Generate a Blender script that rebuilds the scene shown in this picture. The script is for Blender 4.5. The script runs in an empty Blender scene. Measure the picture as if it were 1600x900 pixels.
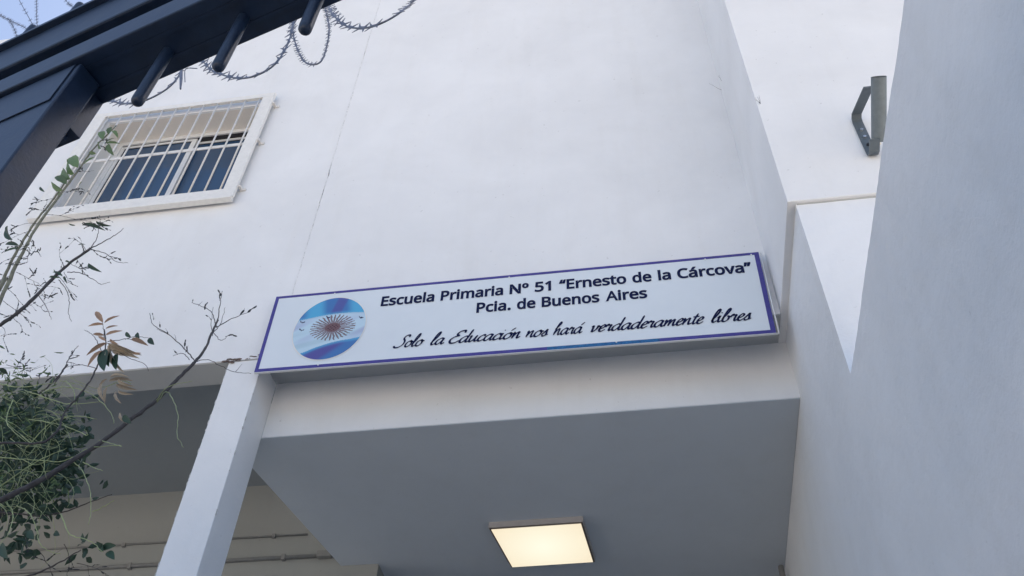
import bpy, bmesh, math, random
from mathutils import Vector, Matrix
random.seed(7)
sc = bpy.context.scene
col = sc.collection
R = math.radians

# ---------------------------------------------------------------- camera
CAMPOS = Vector((0, 0, 1.6))
CROT = (R(137.21215), R(-1.67408), R(8.70332))
FPX = 1430.98
cam_d = bpy.data.cameras.new('camera')
cam = bpy.data.objects.new('camera', cam_d); col.objects.link(cam)
cam.location = CAMPOS; cam.rotation_euler = CROT
cam_d.sensor_width = 36; cam_d.lens = FPX / 1600 * 36
cam_d.clip_start = 0.05; cam_d.clip_end = 3000
sc.camera = cam

# ---------------------------------------------------------------- sky, sun, exposure
SUN_EL, SUN_AZ = 50, 38          # azimuth clockwise from +Y: the sun is behind the building
w = bpy.data.worlds.new('World'); sc.world = w; w.use_nodes = True
nt = w.node_tree; nt.nodes.clear()
sky = nt.nodes.new('ShaderNodeTexSky'); sky.sky_type = 'NISHITA'; sky.sun_disc = False
sky.sun_elevation = R(SUN_EL); sky.sun_rotation = R(SUN_AZ)
sky.air_density = 1.0; sky.dust_density = 4.0; sky.ozone_density = 1.0
bg = nt.nodes.new('ShaderNodeBackground'); bg.inputs['Strength'].default_value = 0.12
wo = nt.nodes.new('ShaderNodeOutputWorld')
nt.links.new(sky.outputs[0], bg.inputs[0]); nt.links.new(bg.outputs[0], wo.inputs[0])
sl = bpy.data.lights.new('sun', 'SUN'); so = bpy.data.objects.new('sun', sl); col.objects.link(so)
sl.energy = 4.0; sl.angle = R(.53); sl.color = (1.0, 0.95, 0.88)
sd = Vector((math.sin(R(SUN_AZ)) * math.cos(R(SUN_EL)), math.cos(R(SUN_AZ)) * math.cos(R(SUN_EL)), math.sin(R(SUN_EL))))
so.rotation_euler = sd.to_track_quat('Z', 'Y').to_euler()
so.location = sd * 30
sc.view_settings.view_transform = 'Standard'; sc.view_settings.look = 'None'
sc.view_settings.exposure = 1.36; sc.view_settings.gamma = 1.0

# ---------------------------------------------------------------- helpers
CM = cam.rotation_euler.to_matrix()
def ray(x, y): return CM @ Vector(((x - 800) / FPX, -(y - 450) / FPX, -1))
def at(x, y, **k):
    """the point of the plane X=.., Y=.. or Z=.. seen at a place of the 1600x900 photograph"""
    (a, v), = k.items(); i = 'XYZ'.index(a); d = ray(x, y)
    return CAMPOS + d * ((v - CAMPOS[i]) / d[i])
def tag(o, label=None, cat=None, group=None, kind=None):
    if label: o['label'] = label
    if cat: o['category'] = cat
    if group: o['group'] = group
    if kind: o['kind'] = kind
    return o
def thing(name, loc, label, cat, group=None):
    o = bpy.data.objects.new(name, None); col.objects.link(o); o.location = loc
    o.empty_display_size = .1
    return tag(o, label, cat, group)
def link(name, me, m=None, parent=None):
    """world-space mesh, parented without moving"""
    if m and not me.materials: me.materials.append(m)
    o = bpy.data.objects.new(name, me); col.objects.link(o)
    if parent:
        o.parent = parent
        off = Vector((0, 0, 0)); p = parent
        while p: off += p.location; p = p.parent
        o.location = -off
    return o
def obj(name, bm, m, parent=None, smooth=False):
    me = bpy.data.meshes.new(name)
    bmesh.ops.recalc_face_normals(bm, faces=bm.faces)
    bm.to_mesh(me); bm.free()
    if smooth:
        for p in me.polygons: p.use_smooth = True
    return link(name, me, m, parent)
def box(bm, x0, x1, y0, y1, z0, z1, fr=None):
    P = [Vector((x, y, z)) for z in (z0, z1) for y in (y0, y1) for x in (x0, x1)]
    if fr: P = [fr(p) for p in P]
    v = [bm.verts.new(p) for p in P]
    for f in ((0,2,3,1),(4,5,7,6),(0,1,5,4),(1,3,7,5),(3,2,6,7),(2,0,4,6)):
        bm.faces.new([v[i] for i in f])
def bevel(bm, w_, seg=2):
    bmesh.ops.bevel(bm, geom=bm.edges[:], offset=w_, segments=seg, affect='EDGES', profile=.5)
def bx(name, m, parent, *a, bev=0, fr=None):
    bm = bmesh.new(); box(bm, *a, fr=fr)
    bmesh.ops.recalc_face_normals(bm, faces=bm.faces)
    if bev: bevel(bm, bev)
    return obj(name, bm, m, parent)
def tube(bm, pts, r, n=8, cap=True):
    """swept tube; r is a number or a list"""
    pts = [Vector(p) for p in pts]; k = len(pts)
    rs = r if isinstance(r, (list, tuple)) else [r] * k
    t0 = (pts[1] - pts[0]).normalized()
    up = Vector((0, 0, 1)) if abs(t0.z) < .9 else Vector((1, 0, 0))
    u = t0.cross(up).normalized(); rings = []
    for i in range(k):
        t = (pts[min(i + 1, k - 1)] - pts[max(i - 1, 0)]).normalized()
        u = (u - t * u.dot(t)).normalized(); v = t.cross(u)
        rings.append([bm.verts.new(pts[i] + (u * math.cos(a) + v * math.sin(a)) * rs[i])
                      for a in [2 * math.pi * j / n for j in range(n)]])
    for i in range(k - 1):
        for j in range(n):
            bm.faces.new((rings[i][j], rings[i][(j + 1) % n], rings[i + 1][(j + 1) % n], rings[i + 1][j]))
    if cap:
        bm.faces.new(rings[0][::-1]); bm.faces.new(rings[-1])
def spline(P, n=6):
    P = [Vector(p) for p in P]
    Q = [P[0] * 2 - P[1]] + P + [P[-1] * 2 - P[-2]]; out = []
    for i in range(1, len(Q) - 2):
        a, b, c, d = Q[i - 1:i + 3]
        for k in range(n):
            t = k / n
            out.append(.5 * ((2 * b) + (c - a) * t + (2 * a - 5 * b + 4 * c - d) * t * t + (-a + 3 * b - 3 * c + d) * t ** 3))
    out.append(P[-1]); return out

# ---------------------------------------------------------------- materials
def nodes(name):
    m = bpy.data.materials.new(name); m.use_nodes = True
    t = m.node_tree; b = t.nodes['Principled BSDF']; return m, t, b
def N(t, ty, **kw):
    n = t.nodes.new(ty)
    for k, v in kw.items():
        if k in n.inputs: n.inputs[k].default_value = v
        else: setattr(n, k, v)
    return n
def noise(t, coord, scale, detail=4, rough=.55, dist=0):
    n = t.nodes.new('ShaderNodeTexNoise'); n.inputs['Scale'].default_value = scale
    n.inputs['Detail'].default_value = detail; n.inputs['Roughness'].default_value = rough
    n.inputs['Distortion'].default_value = dist
    t.links.new(coord, n.inputs['Vector']); return n
def ramp(t, fac, p0, c0, p1, c1):
    r = t.nodes.new('ShaderNodeValToRGB'); e = r.color_ramp.elements
    e[0].position = p0; e[0].color = c0; e[1].position = p1; e[1].color = c1
    t.links.new(fac, r.inputs[0]); return r
def mixc(t, fac, a, b, mode='MIX'):
    n = t.nodes.new('ShaderNodeMix'); n.data_type = 'RGBA'; n.blend_type = mode
    if isinstance(fac, float): n.inputs[0].default_value = fac
    else: t.links.new(fac, n.inputs[0])
    for i, v in ((6, a), (7, b)):
        if isinstance(v, tuple): n.inputs[i].default_value = v
        else: t.links.new(v, n.inputs[i])
    return n.outputs[2]
def g(v, a=1): return (v[0], v[1], v[2], a)
def plaster(name, c, spots=.5, bump=.25, mott=.04, coarse=.0):
    """painted render: fine grain, trowel unevenness, faint grime blotches, small specks"""
    m, t, b = nodes(name)
    tc = t.nodes.new('ShaderNodeNewGeometry').outputs['Position']
    big = noise(t, tc, 1.3, 5, .6, .3)
    r1 = ramp(t, big.outputs[0], .3, g([x * (1 - mott) for x in c]), .7, g([min(1, x * (1 + mott * .6)) for x in c]))
    mp = N(t, 'ShaderNodeMapping'); mp.inputs['Scale'].default_value = (7, 7, .8); t.links.new(tc, mp.inputs[0])
    st = noise(t, mp.outputs[0], 1.0, 5, .65)
    rs = ramp(t, st.outputs[0], .5, (1, 1, 1, 1), .85, (.965, .96, .95, 1))
    c1 = mixc(t, 1.0, r1.outputs[0], rs.outputs[0], 'MULTIPLY')
    sp = noise(t, tc, 34, 2, .5)
    r2 = ramp(t, sp.outputs[0], .735, (1, 1, 1, 1), .79, (.55, .54, .53, 1))
    c2 = mixc(t, spots, c1, r2.outputs[0], 'MULTIPLY')
    t.links.new(c2, b.inputs['Base Color']); b.inputs['Roughness'].default_value = .75
    b.inputs['Specular IOR Level'].default_value = .25
    f1 = noise(t, tc, 160, 3, .6); f2 = noise(t, tc, 5, 4, .55)
    md = N(t, 'ShaderNodeMath', operation='MULTIPLY'); t.links.new(f2.outputs[0], md.inputs[0]); md.inputs[1].default_value = 5 + coarse
    ad = N(t, 'ShaderNodeMath', operation='ADD'); t.links.new(md.outputs[0], ad.inputs[0]); t.links.new(f1.outputs[0], ad.inputs[1])
    bp = N(t, 'ShaderNodeBump'); bp.inputs['Strength'].default_value = bump; bp.inputs['Distance'].default_value = .004
    t.links.new(ad.outputs[0], bp.inputs['Height']); t.links.new(bp.outputs[0], b.inputs['Normal'])
    return m
def plain(name, c, rough=.5, metal=0, var=.12, scale=20, bump=0, spec=.5):
    m, t, b = nodes(name)
    tc = t.nodes.new('ShaderNodeTexCoord').outputs['Object']
    n = noise(t, tc, scale, 4, .6)
    r = ramp(t, n.outputs[0], .3, g([x * (1 - var) for x in c]), .7, g([min(1, x * (1 + var)) for x in c]))
    t.links.new(r.outputs[0], b.inputs['Base Color'])
    rr = N(t, 'ShaderNodeMapRange'); t.links.new(n.outputs[0], rr.inputs[0])
    rr.inputs[3].default_value = max(0, rough - .07); rr.inputs[4].default_value = rough + .07
    t.links.new(rr.outputs[0], b.inputs['Roughness'])
    b.inputs['Metallic'].default_value = metal; b.inputs['Specular IOR Level'].default_value = spec
    if bump:
        f = noise(t, tc, scale * 6, 3, .6)
        bp = N(t, 'ShaderNodeBump'); bp.inputs['Strength'].default_value = bump; bp.inputs['Distance'].default_value = .002
        t.links.new(f.outputs[0], bp.inputs['Height']); t.links.new(bp.outputs[0], b.inputs['Normal'])
    return m
M = {}
M['wall'] = plaster('white_painted_render', (.79, .80, .815), mott=.06, bump=.32, spots=.4)
M['wall_side'] = plaster('white_render_rough', (.80, .82, .85), bump=.34, coarse=6, spots=.2, mott=.06)
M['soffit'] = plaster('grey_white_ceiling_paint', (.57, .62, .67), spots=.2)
M['under'] = plaster('underside_shade_grey', (.43, .45, .46), spots=.3)  # white render darkened: the shade under the overhang is in this colour
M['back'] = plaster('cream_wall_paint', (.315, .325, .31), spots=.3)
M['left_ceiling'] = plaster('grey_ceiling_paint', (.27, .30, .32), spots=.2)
M['ground'] = plain('concrete_paving', (.42, .385, .34), .85, var=.2, scale=2, bump=.5)
M['chip'] = plain('chipped_render', (.50, .50, .49), .95, var=.3, scale=60)
M['joint'] = plain('old_filler', (.72, .73, .74), .95, var=.4, scale=60)
M['crack'] = plain('exposed_dark_render', (.13, .10, .09), .95, var=.5, scale=60, bump=.8)
M['white_metal'] = plain('white_enamel_steel', (.78, .77, .74), .4, var=.05, scale=30)
M['grille'] = plain('off_white_painted_bars', (.72, .70, .67), .45, var=.08, scale=50)
M['alu'] = plain('white_aluminium', (.72, .73, .74), .35, var=.04)
M['reveal'] = plaster('reveal_paint', (.78, .78, .76), spots=.3)
M['lintel'] = plaster('lintel_paint', (.76, .72, .67), spots=.2)
M['seal'] = plain('black_rubber', (.02, .02, .025), .7)
M['pipe'] = plain('grey_pvc', (.24, .24, .23), .6)
M['gate'] = plain('navy_black_gate_paint', (.012, .025, .054), .38, var=.25, scale=25, bump=.15)
M['galv'] = plain('galvanised_razor_steel', (.20, .21, .25), .45, .6, var=.25, scale=120)
M['bracket'] = plain('dark_grey_bracket_paint', (.10, .125, .145), .5, var=.12, scale=40)
M['bracket_tube'] = plain('grey_tube_paint', (.15, .18, .195), .5, var=.1, scale=40)
M['screw'] = plain('bright_screw_steel', (.7, .7, .7), .3, .9)
M['sign'] = plain('sign_white_print', (.70, .755, .80), .32, var=.02, scale=4)
M['violet'] = plain('violet_blue_border_print', (.072, .066, .27), .6, var=.15, scale=25, spec=.2)
M['blue_strip'] = plain('faded_blue_border_print', (.03, .13, .30), .6, var=.35, scale=60, spec=.2)
M['ink'] = plain('navy_ink', (.010, .016, .060), .75, var=.1, spec=.12)
M['lamp_case'] = plain('lamp_housing', (.42, .40, .39), .5, var=.05)
M['lamp_rim'] = plain('lamp_rim', (.10, .08, .07), .5)
M['stem_pale'] = plain('pale_olive_stem', (.17, .17, .12), .7, var=.3, scale=40, bump=.4)
M['stem_dark'] = plain('dark_twig_bark', (.065, .060, .062), .8, var=.35, scale=50, bump=.5)
M['bud'] = plain('dark_seed_bud', (.035, .04, .045), .7, var=.3, scale=60)
M['tendril'] = plain('yellow_green_tendril', (.31, .37, .18), .6, var=.3, scale=15)
def leafmat(name, c, c2):
    m, t, b = nodes(name)
    tc = t.nodes.new('ShaderNodeTexCoord'); oi = t.nodes.new('ShaderNodeObjectInfo')
    n = noise(t, tc.outputs['Object'], 45, 4, .6)
    r = ramp(t, n.outputs[0], .35, g(c), .68, g(c2))
    hs = N(t, 'ShaderNodeHueSaturation'); t.links.new(r.outputs[0], hs.inputs['Color'])
    mr = N(t, 'ShaderNodeMapRange'); t.links.new(oi.outputs['Random'], mr.inputs[0]); mr.inputs[3].default_value = .7; mr.inputs[4].default_value = 1.3
    t.links.new(mr.outputs[0], hs.inputs['Value'])
    t.links.new(hs.outputs[0], b.inputs['Base Color']); b.inputs['Roughness'].default_value = .55
    tr = N(t, 'ShaderNodeBsdfTranslucent'); t.links.new(hs.outputs[0], tr.inputs[0])
    mx = N(t, 'ShaderNodeMixShader'); mx.inputs[0].default_value = .25
    t.links.new(b.outputs[0], mx.inputs[1]); t.links.new(tr.outputs[0], mx.inputs[2])
    t.links.new(mx.outputs[0], t.nodes['Material Output'].inputs[0]); return m
M['leaf_dark'] = leafmat('dark_green_leaf', (.026, .060, .040), (.045, .095, .055))
M['leaf_green'] = leafmat('mid_green_leaf', (.09, .15, .06), (.16, .24, .10))
M['leaf_red'] = leafmat('russet_leaf', (.26, .14, .10), (.46, .33, .21))
M['leaf_brown'] = leafmat('dry_brown_leaf', (.36, .29, .21), (.54, .45, .34))
m, t, b = nodes('dark_window_glass')
b.inputs['Base Color'].default_value = (.030, .072, .145, 1); b.inputs['Roughness'].default_value = .03; b.inputs['IOR'].default_value = 1.6  # blue base colour carries the sky reflected in the panes
M['glass'] = m
m, t, b = nodes('lamp_diffuser_glow')
tc = t.nodes.new('ShaderNodeNewGeometry').outputs['Position']
vd = N(t, 'ShaderNodeVectorMath', operation='DISTANCE'); t.links.new(tc, vd.inputs[0]); vd.inputs[1].default_value = (-.66, 5.03, 4.71)
rr = N(t, 'ShaderNodeMapRange'); t.links.new(vd.outputs['Value'], rr.inputs[0]); rr.inputs[1].default_value = .02; rr.inputs[2].default_value = .34
rr.inputs[3].default_value = 0; rr.inputs[4].default_value = 1
b.inputs['Base Color'].default_value = (.25, .24, .2, 1); b.inputs['Emission Strength'].default_value = .385
rc = ramp(t, rr.outputs[0], 0, (1.0, .97, .78, 1), 1, (.93, .80, .58, 1)); t.links.new(rc.outputs[0], b.inputs['Emission Color']); M['glow'] = m

# ================================================================ SETTING
bm = bmesh.new(); box(bm, -400, 400, -400, 400, -.3, 0)
tag(obj('ground', bm, M['ground']), kind='structure')

# ================================================================ SCHOOL BUILDING
school = thing('school_building', (0, 3.6, 0), 'white painted school building with overhanging upper storey, barred window and covered porch', 'building')
D = 3.6; ZO = 5.15; XC = .80; TOP = 10.0
WX0, WX1, WZ0, WZ1 = -4.15, -2.79, 6.80, 8.05
def rough_grid(bm, x0, x1, z0, z1, y, amp, n=60, edges='', seed=0):
    """front sheet with slightly wavy outer edges"""
    rnd = random.Random(seed)
# left half of the upper storey, with the window opening
XS = -2.045
bm = bmesh.new()
ya, yb = D + .004, D + .185
ZB = 5.66                                                   # slab joint: band below stands a few mm proud
box(bm, -9, WX0, ya, yb, WZ0, WZ1)
box(bm, WX1, XS, ya, yb, WZ0, WZ1)
box(bm, -9, XS, ya, yb, WZ1, TOP)
box(bm, -9, XS, ya, yb, ZB, WZ0)
bmesh.ops.remove_doubles(bm, verts=bm.verts, dist=1e-5)
obj('facade_wall', bm, M['wall'], school)
bx('slab_band', M['wall'], school, -9, XS - .001, D - .004, D + .185, ZO, ZB)
# right half, a few mm proud with an uneven plastered edge
rnd = random.Random(3)
bm = bmesh.new()
nz = 90; left = []; right = []; bl = []; 
for i in range(nz + 1):
    z = ZO + (TOP - ZO) * i / nz
    e = XS + .0018 + .0022 * math.sin(z * 3.1) + rnd.uniform(-.0025, .0025) + (.006 if 6.9 < z < 7.7 and rnd.random() < .5 else 0)
    left.append(bm.verts.new((e, D - .002, z))); right.append(bm.verts.new((XC, D - .002, z))); bl.append(bm.verts.new((e, D + .185, z)))
for i in range(nz):
    bm.faces.new((left[i], right[i], right[i + 1], left[i + 1])); bm.faces.new((bl[i], left[i], left[i + 1], bl[i + 1]))
a = bm.verts.new((XC, D + .185, ZO)); c_ = bm.verts.new((XC, D + .185, TOP))
bm.faces.new((left[0], bl[0], a, right[0])); bm.faces.new((left[-1], right[-1], c_, bl[-1])); bm.faces.new([bl[0]] + bl[1:] + [c_, a])
obj('facade_wall', bm, M['wall'], school)
# dark bottom of the joint
bm = bmesh.new()
rnd = random.Random(9)
for z0, z1, wd in ((7.72, 8.05, .012), (7.32, 7.7, .006), (5.64, 7.3, .004), (8.1, 9.8, .005)):
    z = z0
    while z < z1:
        dz = rnd.uniform(.02, .06); x = XS + rnd.uniform(-.001, .004)
        ww = wd * rnd.uniform(.3, .7)
        box(bm, x, x + ww, D - .0045, D + .002, z, z + dz * .8); z += dz
tag(obj('joint_crack', bm, M['joint'], school), kind='stuff')
# overhang: beam face, soffits, ceilings
bx('porch_beam', M['wall'], school, -2.10, .84, 3.83, 4.05, 4.757, ZO + .1)
def prism(name, m, parent, poly, z0, z1):
    bm = bmesh.new(); a = [bm.verts.new((x, y, z0)) for x, y in poly]; b_ = [bm.verts.new((x, y, z1)) for x, y in poly]
    bm.faces.new(a[::-1]); bm.faces.new(b_); n = len(poly)
    for i in range(n): bm.faces.new((a[i], a[(i + 1) % n], b_[(i + 1) % n], b_[i]))
    return obj(name, bm, m, parent)
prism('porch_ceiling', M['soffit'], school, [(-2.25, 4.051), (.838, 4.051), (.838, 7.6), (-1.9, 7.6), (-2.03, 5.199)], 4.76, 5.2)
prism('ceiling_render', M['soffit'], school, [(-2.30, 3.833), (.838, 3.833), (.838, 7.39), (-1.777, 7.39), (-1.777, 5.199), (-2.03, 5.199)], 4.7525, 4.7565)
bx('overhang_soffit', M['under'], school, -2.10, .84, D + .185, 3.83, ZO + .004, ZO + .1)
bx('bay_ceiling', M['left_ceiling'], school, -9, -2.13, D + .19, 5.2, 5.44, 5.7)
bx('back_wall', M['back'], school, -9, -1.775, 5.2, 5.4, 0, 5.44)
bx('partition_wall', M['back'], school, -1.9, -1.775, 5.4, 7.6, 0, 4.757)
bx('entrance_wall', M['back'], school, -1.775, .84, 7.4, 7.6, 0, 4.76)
bx('overhang_soffit', M['under'], school, -9, XC - .002, D + .006, D + .184, ZO - .0035, ZO - .0005)  # thin added sheet, its grey standing in for shade below the facade
# column, slightly chipped arrises
bm = bmesh.new(); box(bm, -2.312, -2.103, D + .003, 3.832, 0, ZO - .005)
bevel(bm, .004, 2)
obj('column', bm, M['wall'], school)
# chips knocked off its front edges
bm = bmesh.new(); rnd = random.Random(21)
for k in range(46):
    x = -2.3125 if rnd.random() < .55 else -2.1025; z = rnd.uniform(3.2, 5.1); h = rnd.uniform(.004, .022)
    bmesh.ops.create_icosphere(bm, subdivisions=1, radius=1, matrix=Matrix.Translation((x, D + .005, z)) @ Matrix.Diagonal((rnd.uniform(.002, .0045), .004, h, 1)))
for v in bm.verts: v.co += Vector((rnd.uniform(-.001, .001), 0, rnd.uniform(-.002, .002)))
tag(obj('edge_chips', bm, M['chip'], school), kind='stuff')
# broken plaster where column meets the storey above
bm = bmesh.new()
rnd = random.Random(5)
for (x0, x1, z, s) in ((-2.335, -2.25, 5.148, .02), (-2.27, -2.20, 5.152, .009), (-2.19, -2.095, 5.165, .013), (-2.14, -2.08, 5.17, .010)):
    for k in range(9):
        x = rnd.uniform(x0, x1); zz = z + rnd.uniform(-s, s) * .8
        bmesh.ops.create_icosphere(bm, subdivisions=1, radius=s * rnd.uniform(.3, .9),
            matrix=Matrix.Translation((x, D - .003, zz)) @ Matrix.Diagonal((1.6, .35, .55, 1)))
for v in bm.verts: v.co += Vector((rnd.uniform(-.002, .002), 0, rnd.uniform(-.002, .002)))
tag(obj('broken_plaster', bm, M['crack'], school), kind='stuff')
# side block to the right: upper part overhangs the lower part
bx('side_block_upper', M['wall'], school, XC, 5.0, 2.84, 9.0, ZO, 11.5, bev=.004)
bx('side_block_lower', M['wall_side'], school, .84, 4.96, 2.862, 9.0, 0, ZO, bev=0)
# ledge drip line under the upper part (uneven mortar)
bm = bmesh.new(); rnd = random.Random(2)
pts = [(XC + .045 + i * .05, 2.861, ZO - .004 + rnd.uniform(-.001, .001)) for i in range(60)]
tube(bm, pts, [.0035 + rnd.uniform(0, .001) for _ in pts], 6)
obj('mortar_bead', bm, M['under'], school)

# window set in the opening
win = bpy.data.objects.new('window', None); col.objects.link(win); win.parent = school; win.location = Vector((-3.47, 3.8, 6.8)) - school.location
YW = 3.80
bm = bmesh.new()                                            # opening lining
box(bm, WX0 - .02, WX0 + .001, D + .02, 4.0, WZ0 - .02, WZ1 + .02)
obj('reveal', bm, M['reveal'], win)
bx('reveal', M['reveal'], win, WX1 - .001, WX1 + .02, D + .02, 4.0, WZ0 - .02, WZ1 + .02)
bx('lintel', M['lintel'], win, WX0 + .001, WX1 - .001, D + .02, 4.0, WZ1 - .001, WZ1 + .02)
bx('inner_sill', M['reveal'], win, WX0 + .001, WX1 - .001, D + .02, 4.0, WZ0 - .02, WZ0 + .001)
bm = bmesh.new()
F = .045
for a in ((WX0, WX1, WZ1 - F, WZ1 - .002), (WX0, WX1, WZ0 + .002, WZ0 + F)): box(bm, a[0] + .002, a[1] - .002, YW, YW + .09, a[2], a[3])
for a in ((WX0 + .002, WX0 + F), (WX1 - F, WX1 - .002)): box(bm, a[0], a[1], YW + .002, YW + .088, WZ0 + F, WZ1 - F)
obj('frame', bm, M['alu'], win)
def sash(x0, x1, y):
    z0, z1 = WZ0 + F - .006, WZ1 - F + .006; s = .042
    bm = bmesh.new()
    box(bm, x0, x1, y, y + .028, z1 - s, z1); box(bm, x0, x1, y, y + .028, z0, z0 + s)
    box(bm, x0, x0 + s, y + .001, y + .027, z0 + s, z1 - s); box(bm, x1 - s, x1, y + .001, y + .027, z0 + s, z1 - s)
    obj('sash', bm, M['alu'], win)
    bm = bmesh.new()
    q = .006; xx0, xx1, zz0, zz1 = x0 + s, x1 - s, z0 + s, z1 - s
    box(bm, xx0, xx1, y + .006, y + .02, zz1 - q, zz1); box(bm, xx0, xx1, y + .006, y + .02, zz0, zz0 + q)
    box(bm, xx0, xx0 + q, y + .006, y + .02, zz0 + q, zz1 - q); box(bm, xx1 - q, xx1, y + .006, y + .02, zz0 + q, zz1 - q)
    obj('gasket', bm, M['seal'], win)
    bx('pane', M['glass'], win, xx0 + q, xx1 - q, y + .010, y + .016, zz0 + q, zz1 - q)
sash(WX0 + .03, -3.435, YW + .012)
sash(-3.515, WX1 - .03, YW + .048)
bx('track', M['seal'], win, WX0 + .01, WX1 - .01, YW + .01, YW + .085, WZ1 - .012 - F, WZ1 - .004 - F)

# security grille standing off the wall
gr = bpy.data.objects.new('window_grille', None); col.objects.link(gr); gr.parent = school; gr.location = Vector((-3.47, 3.55, 6.72)) - school.location
YG = 3.55
GX0, GX1, GZ0, GZ1 = -4.26, -2.69, 6.725, 8.12
bm = bmesh.new()
box(bm, GX0, GX1, YG - .006, YG + .020, GZ1 - .055, GZ1)
box(bm, GX0, GX1, YG - .006, YG + .020, GZ0, GZ0 + .095)
box(bm, GX0, GX0 + .10, YG - .005, YG + .019, GZ0 + .095, GZ1 - .055)
box(bm, GX1 - .095, GX1, YG - .005, YG + .019, GZ0 + .095, GZ1 - .055)
obj('grille_frame', bm, M['white_metal'], gr)
bx('grille_ledge', M['white_metal'], gr, GX0 + .01, GX1 - .004, YG - .018, YG + .03, GZ0 - .028, GZ0 - .001, bev=.003)
for k in range(12):
    x = -4.135 + k * (4.135 - 2.815) / 11
    bm = bmesh.new(); tube(bm, [(x, YG + .004, GZ0 + .09), (x, YG + .004, GZ1 - .05)], .0068, 8)
    obj('grille_bar', bm, M['grille'], gr, smooth=True)
bx('crossbar', M['grille'], gr, GX0 + .09, GX1 - .09, YG + .011, YG + .017, 7.405, 7.437)
for z in (6.86, 7.45, 7.98):
    bm = bmesh.new()
    box(bm, GX1 + .001, GX1 + .02, YG + .006, D + .004, z - .008, z + .008)
    box(bm, GX1 + .001, GX1 + .045, D - .008, D + .002, z - .012, z + .012)
    obj('wall_clip', bm, M['grille'], gr)
for z in (6.9, 7.9):
    bx('wall_clip', M['grille'], gr, GX0 - .02, GX0 - .001, YG + .006, D + .004, z - .008, z + .008)

# conduits on the wall at the back of the left bay
def conduit(z, x1, lab, r, endcap):
    y = 5.2 - r - .002
    o = thing('wall_conduit', (-5, 5.2, z), lab, 'conduit', 'conduits on the back wall of the porch')
    bm = bmesh.new(); tube(bm, [(-9, y, z + .03), (-5, y, z + .01), (x1, y, z)], r, 10); obj('pipe', bm, M['pipe'], o, True)
    for x in (x1 - .25, x1 - 1.35):
        bx('clamp', M['pipe'], o, x, x + .025, y - r - .004, 5.199, z - r - .008, z + r + .008, bev=.002)
    if endcap:
        bx('junction_box', M['pipe'], o, x1, x1 + .10, y - .03, 5.199, z - .022, z + .022, bev=.004)
conduit(5.005, -2.31, 'upper thinner conduit along the shaded cream wall behind the column', .007, False)
conduit(4.83, -2.20, 'lower thicker conduit with small end box on the shaded cream wall', .013, True)

# ================================================================ BOUNDARY WALL (right, close)
bm = bmesh.new(); rnd = random.Random(12)
ys = [-3 + i * (2.8615 + 3) / 200 for i in range(201)]
rows = []
for y in ys:
    z = 4.067 + .004 * math.sin(y * 4.3) + .003 * math.sin(y * 11 + 1) + rnd.uniform(-.0022, .0022)
    rows.append([bm.verts.new(p) for p in ((.84, y, 0), (.84, y, z - .01), (.845 + rnd.uniform(-.001, .002), y, z), (1.02, y, z), (1.02, y, 0))])
for a, b_ in zip(rows, rows[1:]):
    for j in range(4): bm.faces.new((a[j], a[j + 1], b_[j + 1], b_[j]))
    bm.faces.new((a[4], a[0], b_[0], b_[4]))
bm.faces.new(rows[0]); bm.faces.new(rows[-1][::-1])
tag(obj('boundary_wall', bm, M['wall_side']), 'tall rough plastered white boundary wall filling the right side, close to the viewer', 'wall')

# ================================================================ CEILING LAMP
lamp = thing('ceiling_lamp', (-.67, 5.03, 4.76), 'lit square ceiling lamp under the porch, warm glowing panel in a thin grey housing', 'ceiling lamp')
c4 = [(-.972, 4.797), (-.392, 4.790), (-.358, 5.252), (-.905, 5.262)]
def prism(name, m, parent, poly, z0, z1):
    bm = bmesh.new(); a = [bm.verts.new((x, y, z0)) for x, y in poly]; b_ = [bm.verts.new((x, y, z1)) for x, y in poly]
    bm.faces.new(a[::-1]); bm.faces.new(b_); n = len(poly)
    for i in range(n): bm.faces.new((a[i], a[(i + 1) % n], b_[(i + 1) % n], b_[i]))
    return obj(name, bm, m, parent)
prism('housing', M['lamp_case'], lamp, c4, 4.713, 4.761)
cx = sum(p[0] for p in c4) / 4; cy = sum(p[1] for p in c4) / 4
sh = lambda k: [(cx + (x - cx) * k, cy + (y - cy) * k) for x, y in c4]
prism('rim', M['lamp_rim'], lamp, sh(.985), 4.7085, 4.7125)
prism('diffuser', M['glow'], lamp, sh(.95), 4.7045, 4.708)

# small pipe in the porch corner
o = thing('drain_pipe', (.82, 5.6, 0), 'thin pale pipe with a bend in the corner of the porch below the ceiling lamp', 'pipe')
bm = bmesh.new()
tube(bm, spline([(.83, 5.45, 4.62), (.80, 5.43, 4.62), (.80, 5.42, 4.55), (.80, 5.40, 4.3), (.80, 5.40, 0)], 5), .018, 10)
obj('pipe', bm, M['pipe'], o, True)
bx('clamp', M['seal'], o, .775, .838, 5.385, 5.41, 4.53, 4.55)

# ================================================================ FLAGPOLE BRACKET
br = thing('flagpole_bracket', (1.27, 2.84, 5.45), 'dark grey steel flagpole holder with slanting tube bolted to the white wall at right', 'flagpole bracket')
XB = 1.268
def strap(bm, pts, wd, th):
    """flat bar in the Y-Z plane, width along X"""
    n = len(pts); V = []
    for i, (y, z) in enumerate(pts):
        a = Vector(pts[max(i - 1, 0)]); b_ = Vector(pts[min(i + 1, n - 1)]); tt = (b_ - a).normalized(); nn = Vector((-tt.y, tt.x))
        V.append([bm.verts.new((XB + (.020 if i == 0 else 0) + sx * wd / 2, y + nn.x * s * th / 2, z + nn.y * s * th / 2)) for sx, s in ((-1, -1), (1, -1), (1, 1), (-1, 1))])
    for a, b_ in zip(V, V[1:]):
        for j in range(4): bm.faces.new((a[j], a[(j + 1) % 4], b_[(j + 1) % 4], b_[j]))
    bm.faces.new(V[0][::-1]); bm.faces.new(V[-1])
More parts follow.
